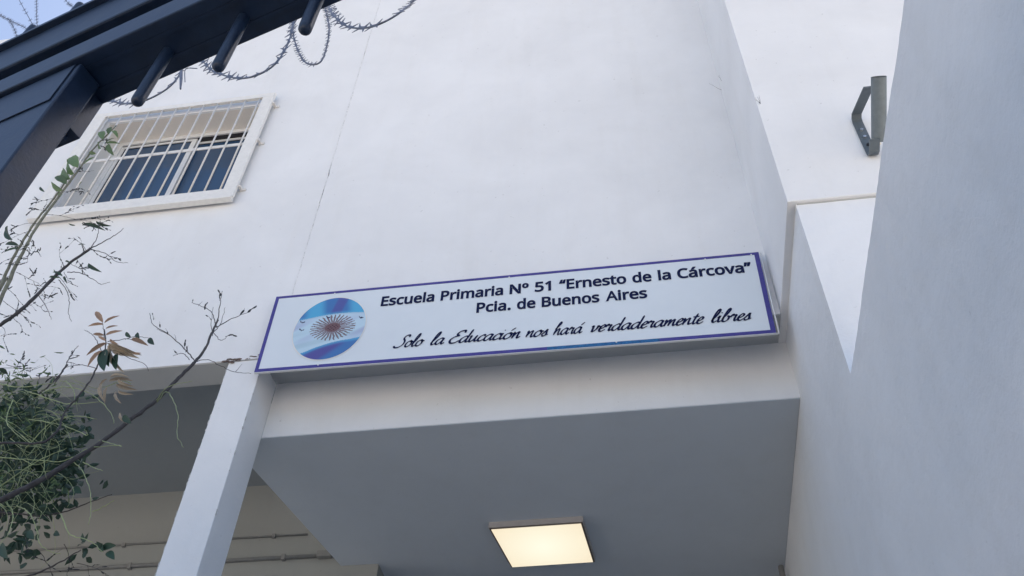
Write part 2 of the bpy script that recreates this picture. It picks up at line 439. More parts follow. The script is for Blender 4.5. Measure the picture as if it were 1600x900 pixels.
t_lo = Vector((1.300, 2.775, 5.475)); t_hi = Vector((1.300, 2.49, 5.605))
bm = bmesh.new()
strap(bm, [(2.60, 5.70), (2.805, 5.778), (2.828, 5.770), (2.8355, 5.745), (2.8355, 5.46), (2.828, 5.438), (2.80, 5.425), (2.74, 5.445)], .05, .007)
obj('strap', bm, M['bracket'], br)
bm = bmesh.new(); tdir = (t_hi - t_lo).normalized()
prof = [(0, .036), (0, .038), (1, .038), (1, .034)]
tube(bm, [t_lo, t_lo + (t_hi - t_lo) * .5, t_hi], .036, 28, cap=False)
tube(bm, [t_lo + tdir * .001, t_hi - tdir * .001], .031, 28, cap=False)
obj('tube', bm, M['bracket_tube'], br, True)
bm = bmesh.new(); tube(bm, [t_lo + tdir * .02, t_lo + tdir * .024], .0312, 20); obj('tube_plug', bm, M['seal'], br)
for (y, z, mm) in ((2.830, 5.665, 'screw'), (2.830, 5.60, 'screw'), (2.830, 5.53, 'seal')):
    bm = bmesh.new(); tube(bm, [(XB, y - .006, z), (XB, y + .003, z)], .0085, 10); obj('bolt', bm, M[mm], br)
bm = bmesh.new(); tube(bm, [t_lo - tdir * .012 + Vector((0, 0, -.012)), t_lo + tdir * .01 + Vector((0, 0, -.012))], .008, 8); obj('bolt', bm, M['screw'], br)

# ================================================================ SCHOOL SIGN
sg = thing('school_sign', (-.68, 3.56, 4.98), 'long white school name sign with violet border and round flag emblem above the porch', 'sign')
SP = [Vector(p) for p in ((-2.104, 3.55, 4.996), (.744, 3.55, 4.966), (.759, 3.55, 5.607), (-2.114, 3.55, 5.613))]   # BL BR TR TL
def S(u, v, off=0):
    """u along 0..1, v up 0..1 on the sign's face"""
    a = SP[0].lerp(SP[1], u); b_ = SP[3].lerp(SP[2], u); p = a.lerp(b_, v); return Vector((p.x, p.y - off, p.z))
SW, SH = 2.86, .625
def quad_slab(name, m, u0, u1, v0, v1, o0, o1, parent=sg, nu=1):
    bm = bmesh.new()
    for k in range(nu):
        a, b_ = u0 + (u1 - u0) * k / nu, u0 + (u1 - u0) * (k + 1) / nu
        P = [S(*q, o) for o in (o0, o1) for q in ((a, v0), (b_, v0), (b_, v1), (a, v1))]
        v = [bm.verts.new(p) for p in P]
        for f in ((0,3,2,1),(4,5,6,7),(0,1,5,4),(1,2,6,5),(2,3,7,6),(3,0,4,7)): bm.faces.new([v[i] for i in f])
    return obj(name, bm, m, parent)
quad_slab('panel', M['sign'], .001, .999, .004, .996, -.012, 0)
bu, bv = .0072, .030
quad_slab('border', M['violet'], 0, 1, 1 - bv, 1, -.013, .0016)
quad_slab('border', M['violet'], 0, .58, 0, bv + .006, -.013, .0016)
quad_slab('border', M['blue_strip'], .58, .79, 0, bv + .006, -.013, .0015)
quad_slab('border', M['violet'], .79, 1, 0, bv + .006, -.013, .0016)
quad_slab('border', M['violet'], 0, bu, bv + .006, 1 - bv, -.013, .0014)
quad_slab('border', M['violet'], 1 - bu * 1.25, 1, bv + .006, 1 - bv, -.013, .0014)
for u in (.04, .3, .6, .92): quad_slab('batten', M['alu'], u, u + .012, .12, .94, -.046, -.0125)
# bent aluminium edge strip on the right, lower lip
bm = bmesh.new(); tube(bm, [S(1.0045, -.02, .006), S(1.0035, .35, .003), S(1.0035, 1.0, -.006)], .0045, 6); obj('edge_strip', bm, M['alu'], sg, True)
quad_slab('lower_lip', M['alu'], 0, 1.003, -.006, -.001, -.012, .001)

# letter shapes of the two upper lines: advance, outline points, faces (thousandths of the letter size)
LETTERS = {' ':(209,[],[]),'.':(215,[51,-20,33,8,27,43,33,79,51,108,78,123,107,127,136,123,163,108,182,80,188,43,182,7,164,-21,136,-37,107,-42,77,-37],[3,5,7,6,3,5,8,7,3,4,8,5,3,4,9,8,3,3,9,4,3,3,10,9,3,2,10,3,3,1,10,2,3,1,11,10,3,0,11,1,3,0,12,11,3,15,12,0,3,15,13,12,3,14,13,15]),'1':(459,[315,603,315,-30,186,-30,186,400,186,422,186,440,187,456,187,471,188,486,185,424,227,465,215,454,203,444,188,432,103,362,29,458,216,603],[3,15,0,16,3,15,8,0,3,8,10,0,3,10,1,0,3,15,7,8,3,9,6,8,3,6,10,8,3,15,6,7,3,6,11,10,3,9,4,10,3,4,1,10,3,14,6,15,3,14,9,6,3,9,5,6,3,9,4,5,3,3,1,4,3,2,1,3]),'5':(459,[166,378,192,380,221,381,281,376,335,359,381,330,415,290,436,240,443,183,436,120,413,65,376,20,327,-12,267,-32,200,-38,153,-36,110,-29,70,-18,21,4,21,138,94,102,128,91,165,84,199,82,234,85,262,93,283,106,297,122,307,145,311,175,304,213,286,238,253,255,196,262,175,261,150,258,125,254,93,248,33,287,58,603,403,603,403,478,174,478,165,378,144,375],[3,38,42,39,3,42,40,39,3,42,41,40,3,38,44,42,3,44,43,42,3,1,3,2,3,0,3,1,3,44,3,0,3,44,4,3,3,38,4,44,3,38,5,4,3,38,6,5,3,38,7,6,3,37,36,38,3,36,35,38,3,35,34,38,3,34,33,38,3,33,7,38,3,32,7,33,3,31,7,32,3,31,8,7,3,30,8,31,3,29,8,30,3,29,9,8,3,28,9,29,3,27,9,28,3,18,20,19,3,26,9,27,3,26,10,9,3,25,10,26,3,18,21,20,3,24,10,25,3,18,22,21,3,23,10,24,3,18,23,22,3,18,10,23,3,18,11,10,3,18,12,11,3,17,12,18,3,17,13,12,3,16,13,17,3,15,13,16,3,15,14,13]),'A':(512,[542,-21,423,-21,354,156,156,156,87,-21,-31,-21,209,596,303,596,316,262,263,407,259,417,254,431,249,449,243,467,239,483,257,424,271,479,267,462,262,446,258,432,254,419,250,408,195,262],[3,5,14,6,3,14,7,6,3,14,16,7,3,16,0,7,3,5,13,14,3,15,19,14,3,19,16,14,3,19,17,16,3,15,0,16,3,5,12,13,3,19,18,17,3,5,11,12,3,20,15,19,3,5,20,11,3,20,10,11,3,20,10,15,3,10,0,15,3,5,21,20,3,9,0,10,3,5,22,21,3,8,0,9,3,22,2,8,3,2,0,8,3,5,3,22,3,3,2,22,3,5,4,3,3,1,0,2]),'B':(521,[48,603,243,603,342,594,421,567,473,512,489,432,485,393,474,358,454,327,427,303,393,285,380,281,380,324,393,321,430,306,462,283,487,251,503,211,508,162,501,106,479,58,444,19,397,-9,342,-25,280,-30,48,-30,180,359,254,359,310,364,337,376,349,393,354,422,348,449,334,465,301,476,243,481,180,481,259,239,180,239,180,91,264,91,321,98,350,113,365,136,371,169,368,189,362,205,351,218,332,228,302,236],[3,25,36,0,3,36,1,0,3,36,2,1,3,36,3,2,3,36,4,3,3,36,35,4,3,35,34,4,3,34,5,4,3,25,26,36,3,33,5,34,3,32,5,33,3,31,5,32,3,31,6,5,3,30,6,31,3,29,6,30,3,29,7,6,3,28,7,29,3,27,7,28,3,25,38,26,3,38,27,26,3,38,12,27,3,12,7,27,3,12,8,7,3,12,13,8,3,13,14,8,3,14,9,8,3,38,11,12,3,9,15,14,3,10,15,9,3,11,15,10,3,11,16,15,3,38,16,11,3,38,37,16,3,37,49,16,3,49,17,16,3,25,39,38,3,48,17,49,3,47,17,48,3,46,17,47,3,46,18,17,3,45,18,46,3,44,18,45,3,43,18,44,3,43,19,18,3,42,19,43,3,41,19,42,3,41,20,19,3,40,20,41,3,25,40,39,3,25,20,40,3,25,21,20,3,25,22,21,3,25,23,22,3,25,24,23]),'C':(507,[386,479,356,485,324,487,285,484,252,474,224,458,201,436,182,408,167,374,158,333,155,287,160,226,175,176,198,137,229,109,270,92,323,85,356,87,388,91,420,98,490,117,490,-7,435,-24,398,-32,358,-37,311,-38,224,-28,150,2,92,52,51,118,27,197,19,287,24,354,38,415,63,471,97,519,141,558,195,587,256,605,323,611,370,608,415,601,457,590,523,563,468,447,415,469],[3,38,40,39,3,38,41,40,3,37,41,38,3,37,42,41,3,37,43,42,3,36,43,37,3,36,0,43,3,0,45,43,3,45,44,43,3,35,1,36,3,1,0,36,3,34,2,35,3,2,1,35,3,34,3,2,3,34,4,3,3,34,5,4,3,33,5,34,3,33,6,5,3,33,7,6,3,32,7,33,3,32,8,7,3,32,9,8,3,31,9,32,3,31,10,9,3,30,10,31,3,30,11,10,3,30,12,11,3,29,12,30,3,29,13,12,3,29,14,13,3,28,14,29,3,19,21,20,3,28,15,14,3,18,21,19,3,28,16,15,3,17,21,18,3,16,21,17,3,28,21,16,3,27,21,28,3,26,21,27,3,26,22,21,3,26,23,22,3,25,23,26,3,25,24,23]),'E':(446,[428,93,428,-30,48,-30,48,603,428,603,428,479,180,479,180,360,413,360,413,238,180,238,180,93],[3,2,6,3,3,6,4,3,3,6,5,4,3,2,7,6,3,2,10,7,3,10,8,7,3,10,9,8,3,2,11,10,3,2,0,11,3,2,1,0]),'N':(609,[562,603,562,-30,431,-30,125,446,170,446,169,457,171,433,172,407,173,379,174,350,174,320,174,-30,48,-30,48,603,178,603,483,129,438,129,439,113,438,136,437,163,436,192,435,222,434,249,434,603],[3,12,3,13,3,3,14,13,3,3,5,14,3,5,20,14,3,20,15,14,3,22,0,23,3,22,1,0,3,3,6,5,3,4,20,5,3,12,9,3,3,9,2,3,3,6,4,3,3,6,20,4,3,7,20,6,3,8,20,7,3,9,20,8,3,12,10,9,3,2,20,9,3,12,11,10,3,21,15,22,3,15,1,22,3,20,15,21,3,2,19,20,3,2,18,19,3,2,16,18,3,16,17,18,3,2,15,16,3,2,1,15]),'P':(485,[48,603,231,603,335,591,413,552,460,487,474,406,471,364,461,326,443,289,415,256,379,229,333,209,279,197,217,193,180,193,180,-30,48,-30,315,459,281,475,221,481,180,481,180,315,207,315,254,317,289,325,312,336,327,351,336,371,339,400,333,437],[3,16,20,0,3,20,1,0,3,20,2,1,3,20,3,2,3,20,4,3,3,20,19,4,3,19,18,4,3,18,5,4,3,16,21,20,3,17,5,18,3,29,5,17,3,28,5,29,3,28,6,5,3,27,6,28,3,26,6,27,3,26,7,6,3,25,7,26,3,24,7,25,3,24,8,7,3,23,8,24,3,22,8,23,3,16,22,21,3,16,14,22,3,14,8,22,3,14,9,8,3,14,10,9,3,14,11,10,3,14,12,11,3,14,13,12,3,16,15,14]),'a':(450,[143,455,186,464,232,467,309,457,368,425,404,368,415,295,415,-30,310,-30,296,31,330,31,319,19,297,-2,271,-18,242,-30,209,-36,172,-38,130,-34,90,-22,56,0,29,32,12,72,7,121,22,191,70,244,144,275,241,287,286,288,286,283,281,320,271,337,255,346,226,350,199,348,171,341,145,332,90,307,46,415,104,442,285,179,254,178,192,170,159,157,145,141,140,118,144,100,152,89,166,82,188,79,229,85,259,102,278,129,285,174],[3,1,3,2,3,0,3,1,3,0,4,3,3,38,4,0,3,37,4,38,3,37,5,4,3,36,35,37,3,35,34,37,3,34,33,37,3,33,5,37,3,33,32,5,3,32,31,5,3,31,6,5,3,30,6,31,3,29,6,30,3,28,27,29,3,27,6,29,3,27,7,6,3,26,7,27,3,25,39,26,3,39,7,26,3,24,39,25,3,23,39,24,3,22,41,23,3,41,40,23,3,40,39,23,3,52,7,39,3,51,7,52,3,22,42,41,3,22,43,42,3,22,44,43,3,50,7,51,3,21,44,22,3,21,45,44,3,49,10,50,3,10,7,50,3,21,46,45,3,21,47,46,3,48,10,49,3,21,48,47,3,21,10,48,3,20,10,21,3,19,9,20,3,9,10,20,3,19,12,9,3,12,8,9,3,11,7,10,3,12,7,11,3,18,12,19,3,18,13,12,3,8,7,12,3,18,14,13,3,17,14,18,3,17,15,14,3,16,15,17]),'c':(385,[310,-31,278,-36,240,-38,180,-32,125,-11,78,24,42,74,21,137,14,213,21,291,44,356,80,406,128,441,184,461,245,468,281,466,315,460,346,452,397,431,355,318,307,334,285,340,263,345,244,346,212,342,189,332,172,316,159,292,150,258,147,213,150,171,159,137,172,113,189,97,210,87,241,83,269,85,295,89,318,96,381,122,381,-4,339,-23],[3,13,15,14,3,13,16,15,3,12,16,13,3,12,17,16,3,12,18,17,3,11,18,12,3,11,20,18,3,20,19,18,3,10,23,11,3,23,22,11,3,22,21,11,3,21,20,11,3,9,24,10,3,24,23,10,3,9,25,24,3,9,26,25,3,9,27,26,3,9,28,27,3,8,28,9,3,8,29,28,3,8,30,29,3,7,30,8,3,7,31,30,3,7,32,31,3,6,32,7,3,38,40,39,3,6,33,32,3,6,34,33,3,37,40,38,3,36,40,37,3,6,35,34,3,35,40,36,3,6,40,35,3,5,40,6,3,4,40,5,3,4,41,40,3,3,41,4,3,3,0,41,3,3,1,0,3,2,1,3]),'d':(493,[289,-28,257,-36,219,-38,136,-22,69,28,27,108,14,214,27,320,69,401,137,452,219,468,257,466,289,458,317,446,341,431,362,412,368,404,327,404,328,385,327,403,325,422,324,437,324,639,455,639,455,-30,343,-30,333,28,369,28,362,20,342,1,317,-15,171,111,195,89,232,81,278,88,303,107,319,142,325,202,325,212,319,277,303,319,278,340,232,349,196,341,171,317,154,274,147,213,154,152],[3,21,23,22,3,21,14,23,3,14,15,23,3,15,16,23,3,16,24,23,3,9,11,10,3,9,12,11,3,9,13,12,3,8,13,9,3,8,21,13,3,21,14,13,3,8,20,21,3,8,19,20,3,18,16,17,3,18,24,16,3,8,18,19,3,7,18,8,3,7,42,18,3,42,41,18,3,41,40,18,3,40,24,18,3,7,43,42,3,7,44,43,3,6,44,7,3,39,24,40,3,6,45,44,3,38,24,39,3,6,46,45,3,5,46,6,3,5,47,46,3,37,24,38,3,36,24,37,3,5,31,47,3,35,24,36,3,5,32,31,3,4,32,5,3,34,27,35,3,27,24,35,3,4,33,32,3,33,27,34,3,4,27,33,3,3,26,4,3,26,27,4,3,28,24,27,3,3,30,26,3,30,25,26,3,29,24,28,3,30,24,29,3,3,0,30,3,25,24,30,3,2,0,3,3,2,1,0]),'e':(452,[118,436,173,460,234,468,293,461,345,440,387,405,417,359,436,305,441,245,441,171,152,171,156,147,177,111,208,90,256,82,290,84,320,89,349,98,422,125,422,-1,369,-21,333,-31,295,-36,250,-38,187,-31,129,-10,80,26,43,77,21,139,14,212,20,283,40,346,73,397,276,339,258,347,234,350,200,344,176,327,158,298,156,287,305,287,305,287,299,310,289,327],[3,1,3,2,3,1,4,3,3,0,4,1,3,0,5,4,3,32,5,0,3,32,6,5,3,31,6,32,3,31,35,6,3,35,34,6,3,34,7,6,3,31,36,35,3,33,7,34,3,30,36,31,3,30,37,36,3,43,7,33,3,42,7,43,3,30,38,37,3,41,40,42,3,40,7,42,3,40,8,7,3,30,39,38,3,30,40,39,3,30,8,40,3,29,8,30,3,29,9,8,3,28,10,29,3,10,9,29,3,28,11,10,3,28,12,11,3,27,12,28,3,17,19,18,3,27,13,12,3,16,19,17,3,27,14,13,3,15,19,16,3,14,19,15,3,27,19,14,3,26,19,27,3,25,19,26,3,25,20,19,3,24,20,25,3,24,21,20,3,24,22,21,3,23,22,24]),'i':(207,[53,602,77,617,104,621,130,617,154,602,171,577,176,546,171,515,154,490,131,476,104,471,77,475,53,491,37,516,32,546,37,577,38,460,169,460,169,-30,38,-30],[3,19,17,16,3,19,18,17,3,1,3,2,3,0,3,1,3,0,4,3,3,0,5,4,3,15,5,0,3,15,6,5,3,14,6,15,3,13,6,14,3,13,7,6,3,12,7,13,3,12,8,7,3,11,8,12,3,11,9,8,3,11,10,9]),'l':(207,[169,639,169,-30,38,-30,38,639],[3,2,0,3,3,2,1,0]),'m':(750,[447,447,493,463,540,468,614,457,671,422,705,361,715,282,715,-30,585,-30,585,275,581,312,570,333,555,344,528,348,486,341,462,323,447,290,441,236,441,-30,312,-30,312,276,310,302,304,321,297,333,288,341,274,346,254,348,223,345,203,336,189,321,178,298,171,265,169,222,169,-30,38,-30,38,460,150,460,161,401,124,401,132,412,155,433,180,448,208,459,237,466,267,468,318,463,364,447,401,418,415,396,387,396,407,420],[3,1,3,2,3,43,45,44,3,42,45,43,3,42,46,45,3,0,3,1,3,34,38,35,3,38,36,35,3,38,39,36,3,39,40,36,3,40,37,36,3,41,46,42,3,0,4,3,3,40,46,41,3,50,4,0,3,40,47,46,3,37,47,40,3,50,5,4,3,49,48,50,3,48,5,50,3,37,48,47,3,34,37,38,3,34,30,37,3,30,29,37,3,29,28,37,3,28,27,37,3,27,48,37,3,27,26,48,3,26,5,48,3,26,13,5,3,13,12,5,3,12,6,5,3,25,13,26,3,25,14,13,3,24,14,25,3,11,6,12,3,24,15,14,3,23,15,24,3,22,15,23,3,10,6,11,3,22,16,15,3,21,16,22,3,9,6,10,3,20,16,21,3,34,31,30,3,20,17,16,3,9,7,6,3,19,17,20,3,8,7,9,3,34,32,31,3,19,18,17,3,34,33,32]),'n':(496,[214,460,244,466,276,468,353,457,413,423,450,362,461,282,461,-30,331,-30,331,273,326,311,315,332,297,343,265,348,217,340,191,320,175,282,169,221,169,-30,38,-30,38,460,150,460,161,401,125,401,134,413,158,433,185,449],[3,1,3,2,3,0,3,1,3,19,23,20,3,23,21,20,3,23,24,21,3,24,22,21,3,26,3,0,3,26,4,3,3,25,4,26,3,24,4,25,3,24,5,4,3,22,5,24,3,19,22,23,3,19,15,22,3,15,14,22,3,14,13,22,3,13,5,22,3,13,12,5,3,12,6,5,3,11,6,12,3,10,6,11,3,19,16,15,3,9,6,10,3,19,17,16,3,9,7,6,3,8,7,9,3,19,18,17]),'o':(485,[444,350,465,288,472,216,468,161,456,111,437,67,410,30,376,0,336,-21,290,-34,241,-38,195,-34,151,-21,112,0,78,30,51,67,31,111,18,160,14,216,21,288,41,350,75,400,122,438,179,461,244,468,306,461,362,438,409,401,171,317,154,276,147,215,150,173,159,138,172,113,189,95,212,85,243,81,274,85,297,95,314,113,327,138,336,173,339,216,336,258,327,292,314,317,297,334,274,344,243,348,199,340],[3,23,25,24,3,22,25,23,3,22,26,25,3,21,26,22,3,21,27,26,3,21,0,27,3,20,0,21,3,20,48,0,3,48,47,0,3,47,1,0,3,19,49,20,3,49,48,20,3,46,1,47,3,19,28,49,3,45,1,46,3,44,1,45,3,19,29,28,3,43,1,44,3,43,2,1,3,18,29,19,3,18,30,29,3,42,2,43,3,42,3,2,3,17,30,18,3,41,3,42,3,17,31,30,3,17,32,31,3,40,3,41,3,40,4,3,3,16,32,17,3,16,33,32,3,39,4,40,3,16,34,33,3,38,4,39,3,38,5,4,3,15,34,16,3,15,35,34,3,37,5,38,3,15,36,35,3,36,5,37,3,15,5,36,3,15,6,5,3,14,6,15,3,14,7,6,3,13,7,14,3,12,7,13,3,12,8,7,3,11,8,12,3,11,9,8,3,10,9,11]),'r':(331,[202,454,234,464,267,468,283,468,297,467,312,465,353,457,336,332,294,341,284,342,273,343,265,344,246,342,229,336,213,326,199,314,186,297,177,278,171,256,169,228,169,-30,38,-30,38,460,153,460,161,381,121,381,128,392,149,416,173,437],[3,1,3,2,3,1,4,3,3,1,5,4,3,1,6,5,3,0,6,1,3,21,25,22,3,25,23,22,3,25,26,23,3,26,27,23,3,27,24,23,3,0,7,6,3,28,7,0,3,27,7,28,3,24,7,27,3,21,24,25,3,21,17,24,3,17,16,24,3,16,15,24,3,15,14,24,3,14,13,24,3,13,12,24,3,12,11,24,3,11,10,24,3,10,9,24,3,9,8,24,3,8,7,24,3,21,18,17,3,21,19,18,3,21,20,19]),'s':(384,[358,192,373,158,378,118,372,71,352,31,320,0,279,-22,231,-34,177,-38,132,-36,93,-30,58,-21,12,-1,12,129,81,99,112,89,145,81,178,79,217,83,238,91,246,101,249,114,249,119,246,124,239,131,224,141,199,153,163,168,123,184,88,202,57,222,32,249,16,283,10,326,25,387,68,433,129,460,201,468,243,466,282,460,318,450,379,426,331,315,278,335,251,343,224,348,198,350,166,347,147,340,141,334,139,326,140,322,142,317,150,310,167,301,194,289,230,274,269,258,304,241,334,220],[3,36,38,37,3,36,39,38,3,35,39,36,3,35,40,39,3,35,41,40,3,34,41,35,3,34,45,41,3,45,44,41,3,44,43,41,3,43,42,41,3,33,47,34,3,47,46,34,3,46,45,34,3,33,48,47,3,33,49,48,3,33,50,49,3,33,51,50,3,32,51,33,3,32,52,51,3,32,53,52,3,32,54,53,3,32,55,54,3,32,56,55,3,31,56,32,3,31,57,56,3,31,58,57,3,30,58,31,3,30,59,58,3,29,59,30,3,29,0,59,3,28,0,29,3,28,1,0,3,27,1,28,3,26,1,27,3,26,2,1,3,25,2,26,3,24,2,25,3,23,2,24,3,12,14,13,3,22,2,23,3,21,2,22,3,21,3,2,3,20,3,21,3,19,3,20,3,12,15,14,3,18,3,19,3,12,16,15,3,17,3,18,3,12,17,16,3,12,3,17,3,12,4,3,3,12,5,4,3,12,6,5,3,11,6,12,3,10,6,11,3,10,7,6,3,9,7,10,3,9,8,7]),'t':(289,[185,90,196,83,214,80,225,80,240,82,253,85,302,97,302,-16,267,-29,245,-34,222,-37,199,-38,162,-35,125,-24,92,-3,65,29,49,72,44,124,44,345,-17,345,-17,428,50,459,80,558,174,558,174,460,299,460,299,345,174,345,174,129,178,103],[3,21,23,22,3,21,24,23,3,21,25,24,3,21,26,25,3,20,26,21,3,19,26,20,3,18,26,19,3,17,27,18,3,27,26,18,3,17,28,27,3,17,29,28,3,16,29,17,3,16,0,29,3,5,7,6,3,16,1,0,3,4,7,5,3,16,2,1,3,3,7,4,3,2,7,3,3,16,7,2,3,15,7,16,3,14,7,15,3,13,7,14,3,13,8,7,3,12,8,13,3,12,9,8,3,12,10,9,3,11,10,12]),'u':(496,[327,460,457,460,457,-30,345,-30,334,27,371,27,362,16,338,-5,310,-20,281,-30,251,-36,219,-38,167,-34,120,-19,82,8,54,45,38,93,33,147,33,460,165,460,165,155,170,118,181,97,199,86,231,81,266,84,289,94,305,109,317,132,324,164,327,207],[3,17,19,18,3,17,20,19,3,30,1,0,3,30,2,1,3,29,2,30,3,28,2,29,3,17,21,20,3,16,21,17,3,27,2,28,3,16,22,21,3,26,2,27,3,16,23,22,3,25,5,26,3,5,2,26,3,15,23,16,3,15,24,23,3,24,5,25,3,15,5,24,3,14,4,15,3,4,5,15,3,6,2,5,3,14,7,4,3,7,3,4,3,7,2,6,3,13,7,14,3,13,8,7,3,3,2,7,3,12,8,13,3,12,9,8,3,12,10,9,3,11,10,12]),'v':(407,[264,-30,142,-30,-43,460,96,460,195,187,202,168,209,147,216,125,222,104,227,85,226,93,181,93,179,86,185,105,192,126,199,148,206,168,212,186,311,460,451,460],[3,1,3,2,3,1,4,3,3,17,19,18,3,17,0,19,3,1,5,4,3,16,0,17,3,15,6,16,3,6,7,16,3,7,0,16,3,1,14,5,3,14,15,5,3,15,6,5,3,1,13,14,3,8,0,7,3,1,11,13,3,11,12,13,3,9,10,8,3,10,0,8,3,1,10,11,3,1,0,10]),'º':(302,[288,532,302,491,307,443,297,375,264,322,213,288,150,277,90,287,39,321,6,374,-5,443,5,512,37,565,88,599,151,609,194,604,232,590,264,565,118,494,110,477,106,443,110,411,118,392,129,384,151,380,172,384,183,392,192,411,195,443,192,477,184,494,173,502,151,506,129,502],[3,13,15,14,3,13,16,15,3,12,16,13,3,12,17,16,3,11,17,12,3,11,0,17,3,11,32,0,3,32,1,0,3,10,33,11,3,33,32,11,3,31,1,32,3,10,18,33,3,30,1,31,3,10,19,18,3,29,1,30,3,29,2,1,3,10,20,19,3,28,2,29,3,10,21,20,3,27,2,28,3,9,21,10,3,27,3,2,3,9,22,21,3,26,3,27,3,9,23,22,3,25,3,26,3,9,24,23,3,24,3,25,3,9,3,24,3,9,4,3,3,8,4,9,3,8,5,4,3,7,5,8,3,7,6,5]),'á':(450,[143,455,186,464,232,467,309,457,368,425,404,368,415,295,415,-30,310,-30,296,31,330,31,319,19,297,-2,271,-18,242,-30,209,-36,172,-38,130,-34,90,-22,56,0,29,32,12,72,7,121,22,191,70,244,144,275,241,287,286,288,286,283,281,320,271,337,255,346,226,350,199,348,171,341,145,332,90,307,46,415,104,442,285,179,254,178,192,170,159,157,145,141,140,118,144,100,152,89,166,82,188,79,229,85,259,102,278,129,285,174,374,644,374,597,359,576,346,560,331,543,315,525,298,508,281,491,264,476,240,456,153,456,153,506,171,530,184,548,198,569,211,590,223,610,241,644],[3,69,53,70,3,69,54,53,3,68,54,69,3,68,55,54,3,67,55,68,3,67,56,55,3,66,56,67,3,66,57,56,3,65,57,66,3,65,58,57,3,64,58,65,3,64,59,58,3,64,60,59,3,63,60,64,3,63,1,60,3,1,61,60,3,1,2,61,3,2,62,61,3,62,3,2,3,0,63,1,3,62,4,3,3,0,62,63,3,0,4,62,3,38,4,0,3,37,4,38,3,37,5,4,3,36,35,37,3,35,34,37,3,34,33,37,3,33,5,37,3,33,32,5,3,32,31,5,3,31,6,5,3,30,6,31,3,29,6,30,3,28,27,29,3,27,6,29,3,27,7,6,3,26,7,27,3,25,39,26,3,39,7,26,3,24,39,25,3,23,39,24,3,22,41,23,3,41,40,23,3,40,39,23,3,52,7,39,3,51,7,52,3,22,42,41,3,22,43,42,3,22,44,43,3,50,7,51,3,21,44,22,3,21,45,44,3,49,10,50,3,10,7,50,3,21,46,45,3,21,47,46,3,48,10,49,3,21,48,47,3,21,10,48,3,20,10,21,3,19,9,20,3,9,10,20,3,19,12,9,3,12,8,9,3,11,7,10,3,12,7,11,3,18,12,19,3,18,13,12,3,8,7,12,3,18,14,13,3,17,14,18,3,17,15,14,3,16,15,17]),'“':(288,[206,603,316,603,300,534,292,500,285,466,278,432,272,401,264,346,146,346,124,380,136,423,146,455,159,489,172,522,186,555,59,603,168,603,152,534,144,500,136,466,130,432,124,401,115,346,-3,346,-23,381,-11,423,0,455,12,489,25,522,38,554],[3,29,16,15,3,29,17,16,3,14,1,0,3,14,2,1,3,13,2,14,3,28,17,29,3,28,18,17,3,13,3,2,3,12,3,13,3,27,18,28,3,27,19,18,3,12,4,3,3,11,4,12,3,26,19,27,3,26,20,19,3,11,5,4,3,10,5,11,3,25,20,26,3,25,21,20,3,10,6,5,3,24,21,25,3,9,6,10,3,24,22,21,3,9,7,6,3,23,22,24,3,8,7,9]),'”':(288,[289,603,311,569,299,526,288,493,276,460,263,426,250,394,229,346,118,346,135,415,143,448,150,482,157,516,163,548,172,603,141,603,162,569,150,526,140,493,128,460,115,426,101,394,81,346,-28,346,-14,406,-8,431,-3,456,2,482,7,507,12,532,16,556,23,603],[3,30,15,31,3,30,16,15,3,13,0,14,3,13,1,0,3,30,17,16,3,13,2,1,3,29,17,30,3,12,2,13,3,28,17,29,3,28,18,17,3,12,3,2,3,11,3,12,3,27,18,28,3,27,19,18,3,11,4,3,3,10,4,11,3,26,19,27,3,26,20,19,3,10,5,4,3,25,20,26,3,9,5,10,3,24,20,25,3,24,21,20,3,9,6,5,3,8,6,9,3,23,21,24,3,23,22,21,3,8,7,6])}
def word(body, xa, xb, ya, yb, size):
    """flat printed letters, each one a piece of its own; the ends of the word's baseline as read off the photograph"""
    A_, B_ = at(xa, ya, Y=SP[0].y - .0022), at(xb, yb, Y=SP[0].y - .0022)
    tot = sum(LETTERS[c][0] for c in body[:-1]); pen = 0
    lo = min(LETTERS[body[0]][1][::2]); hi = tot + max(LETTERS[body[-1]][1][::2])
    for ch in body:
        adv, P, F = LETTERS[ch]
        bm = bmesh.new(); vs_ = []
        for i in range(0, len(P), 2):
            f = (pen + P[i] - lo) / (hi - lo); p = A_.lerp(B_, f)
            vs_.append(bm.verts.new((p.x, p.y, p.z + P[i + 1] / 1000 * size)))
        i = 0
        while i < len(F):
            n = F[i]
            try: bm.faces.new([vs_[k] for k in F[i + 1:i + 1 + n]])
            except ValueError: pass
            i += n + 1
        obj('letter', bm, M['ink'], sg)
        pen += adv
for body, xa, xb in (('Escuela', 594.5, 678), ('Primaria', 688, 786), ('N\u00ba', 796, 826), ('51', 835.5, 861), ('\u201cErnesto', 873.5, 979), ('de', 988.5, 1018.6), ('la', 1029, 1049), ('C\u00e1rcova\u201d', 1059, 1176)):
    word(body, xa, xb, 478 - (xa - 594) * .0930, 478 - (xb - 594) * .0930, .132)
for body, xa, xb in (('Pcia.', 744, 798), ('de', 807.5, 836.6), ('Buenos', 846.3, 937), ('Aires', 946.6, 1011.8)):
    word(body, xa, xb, 488.3 - (xa - 744) * .0885, 488.3 - (xb - 744) * .0885, .132)
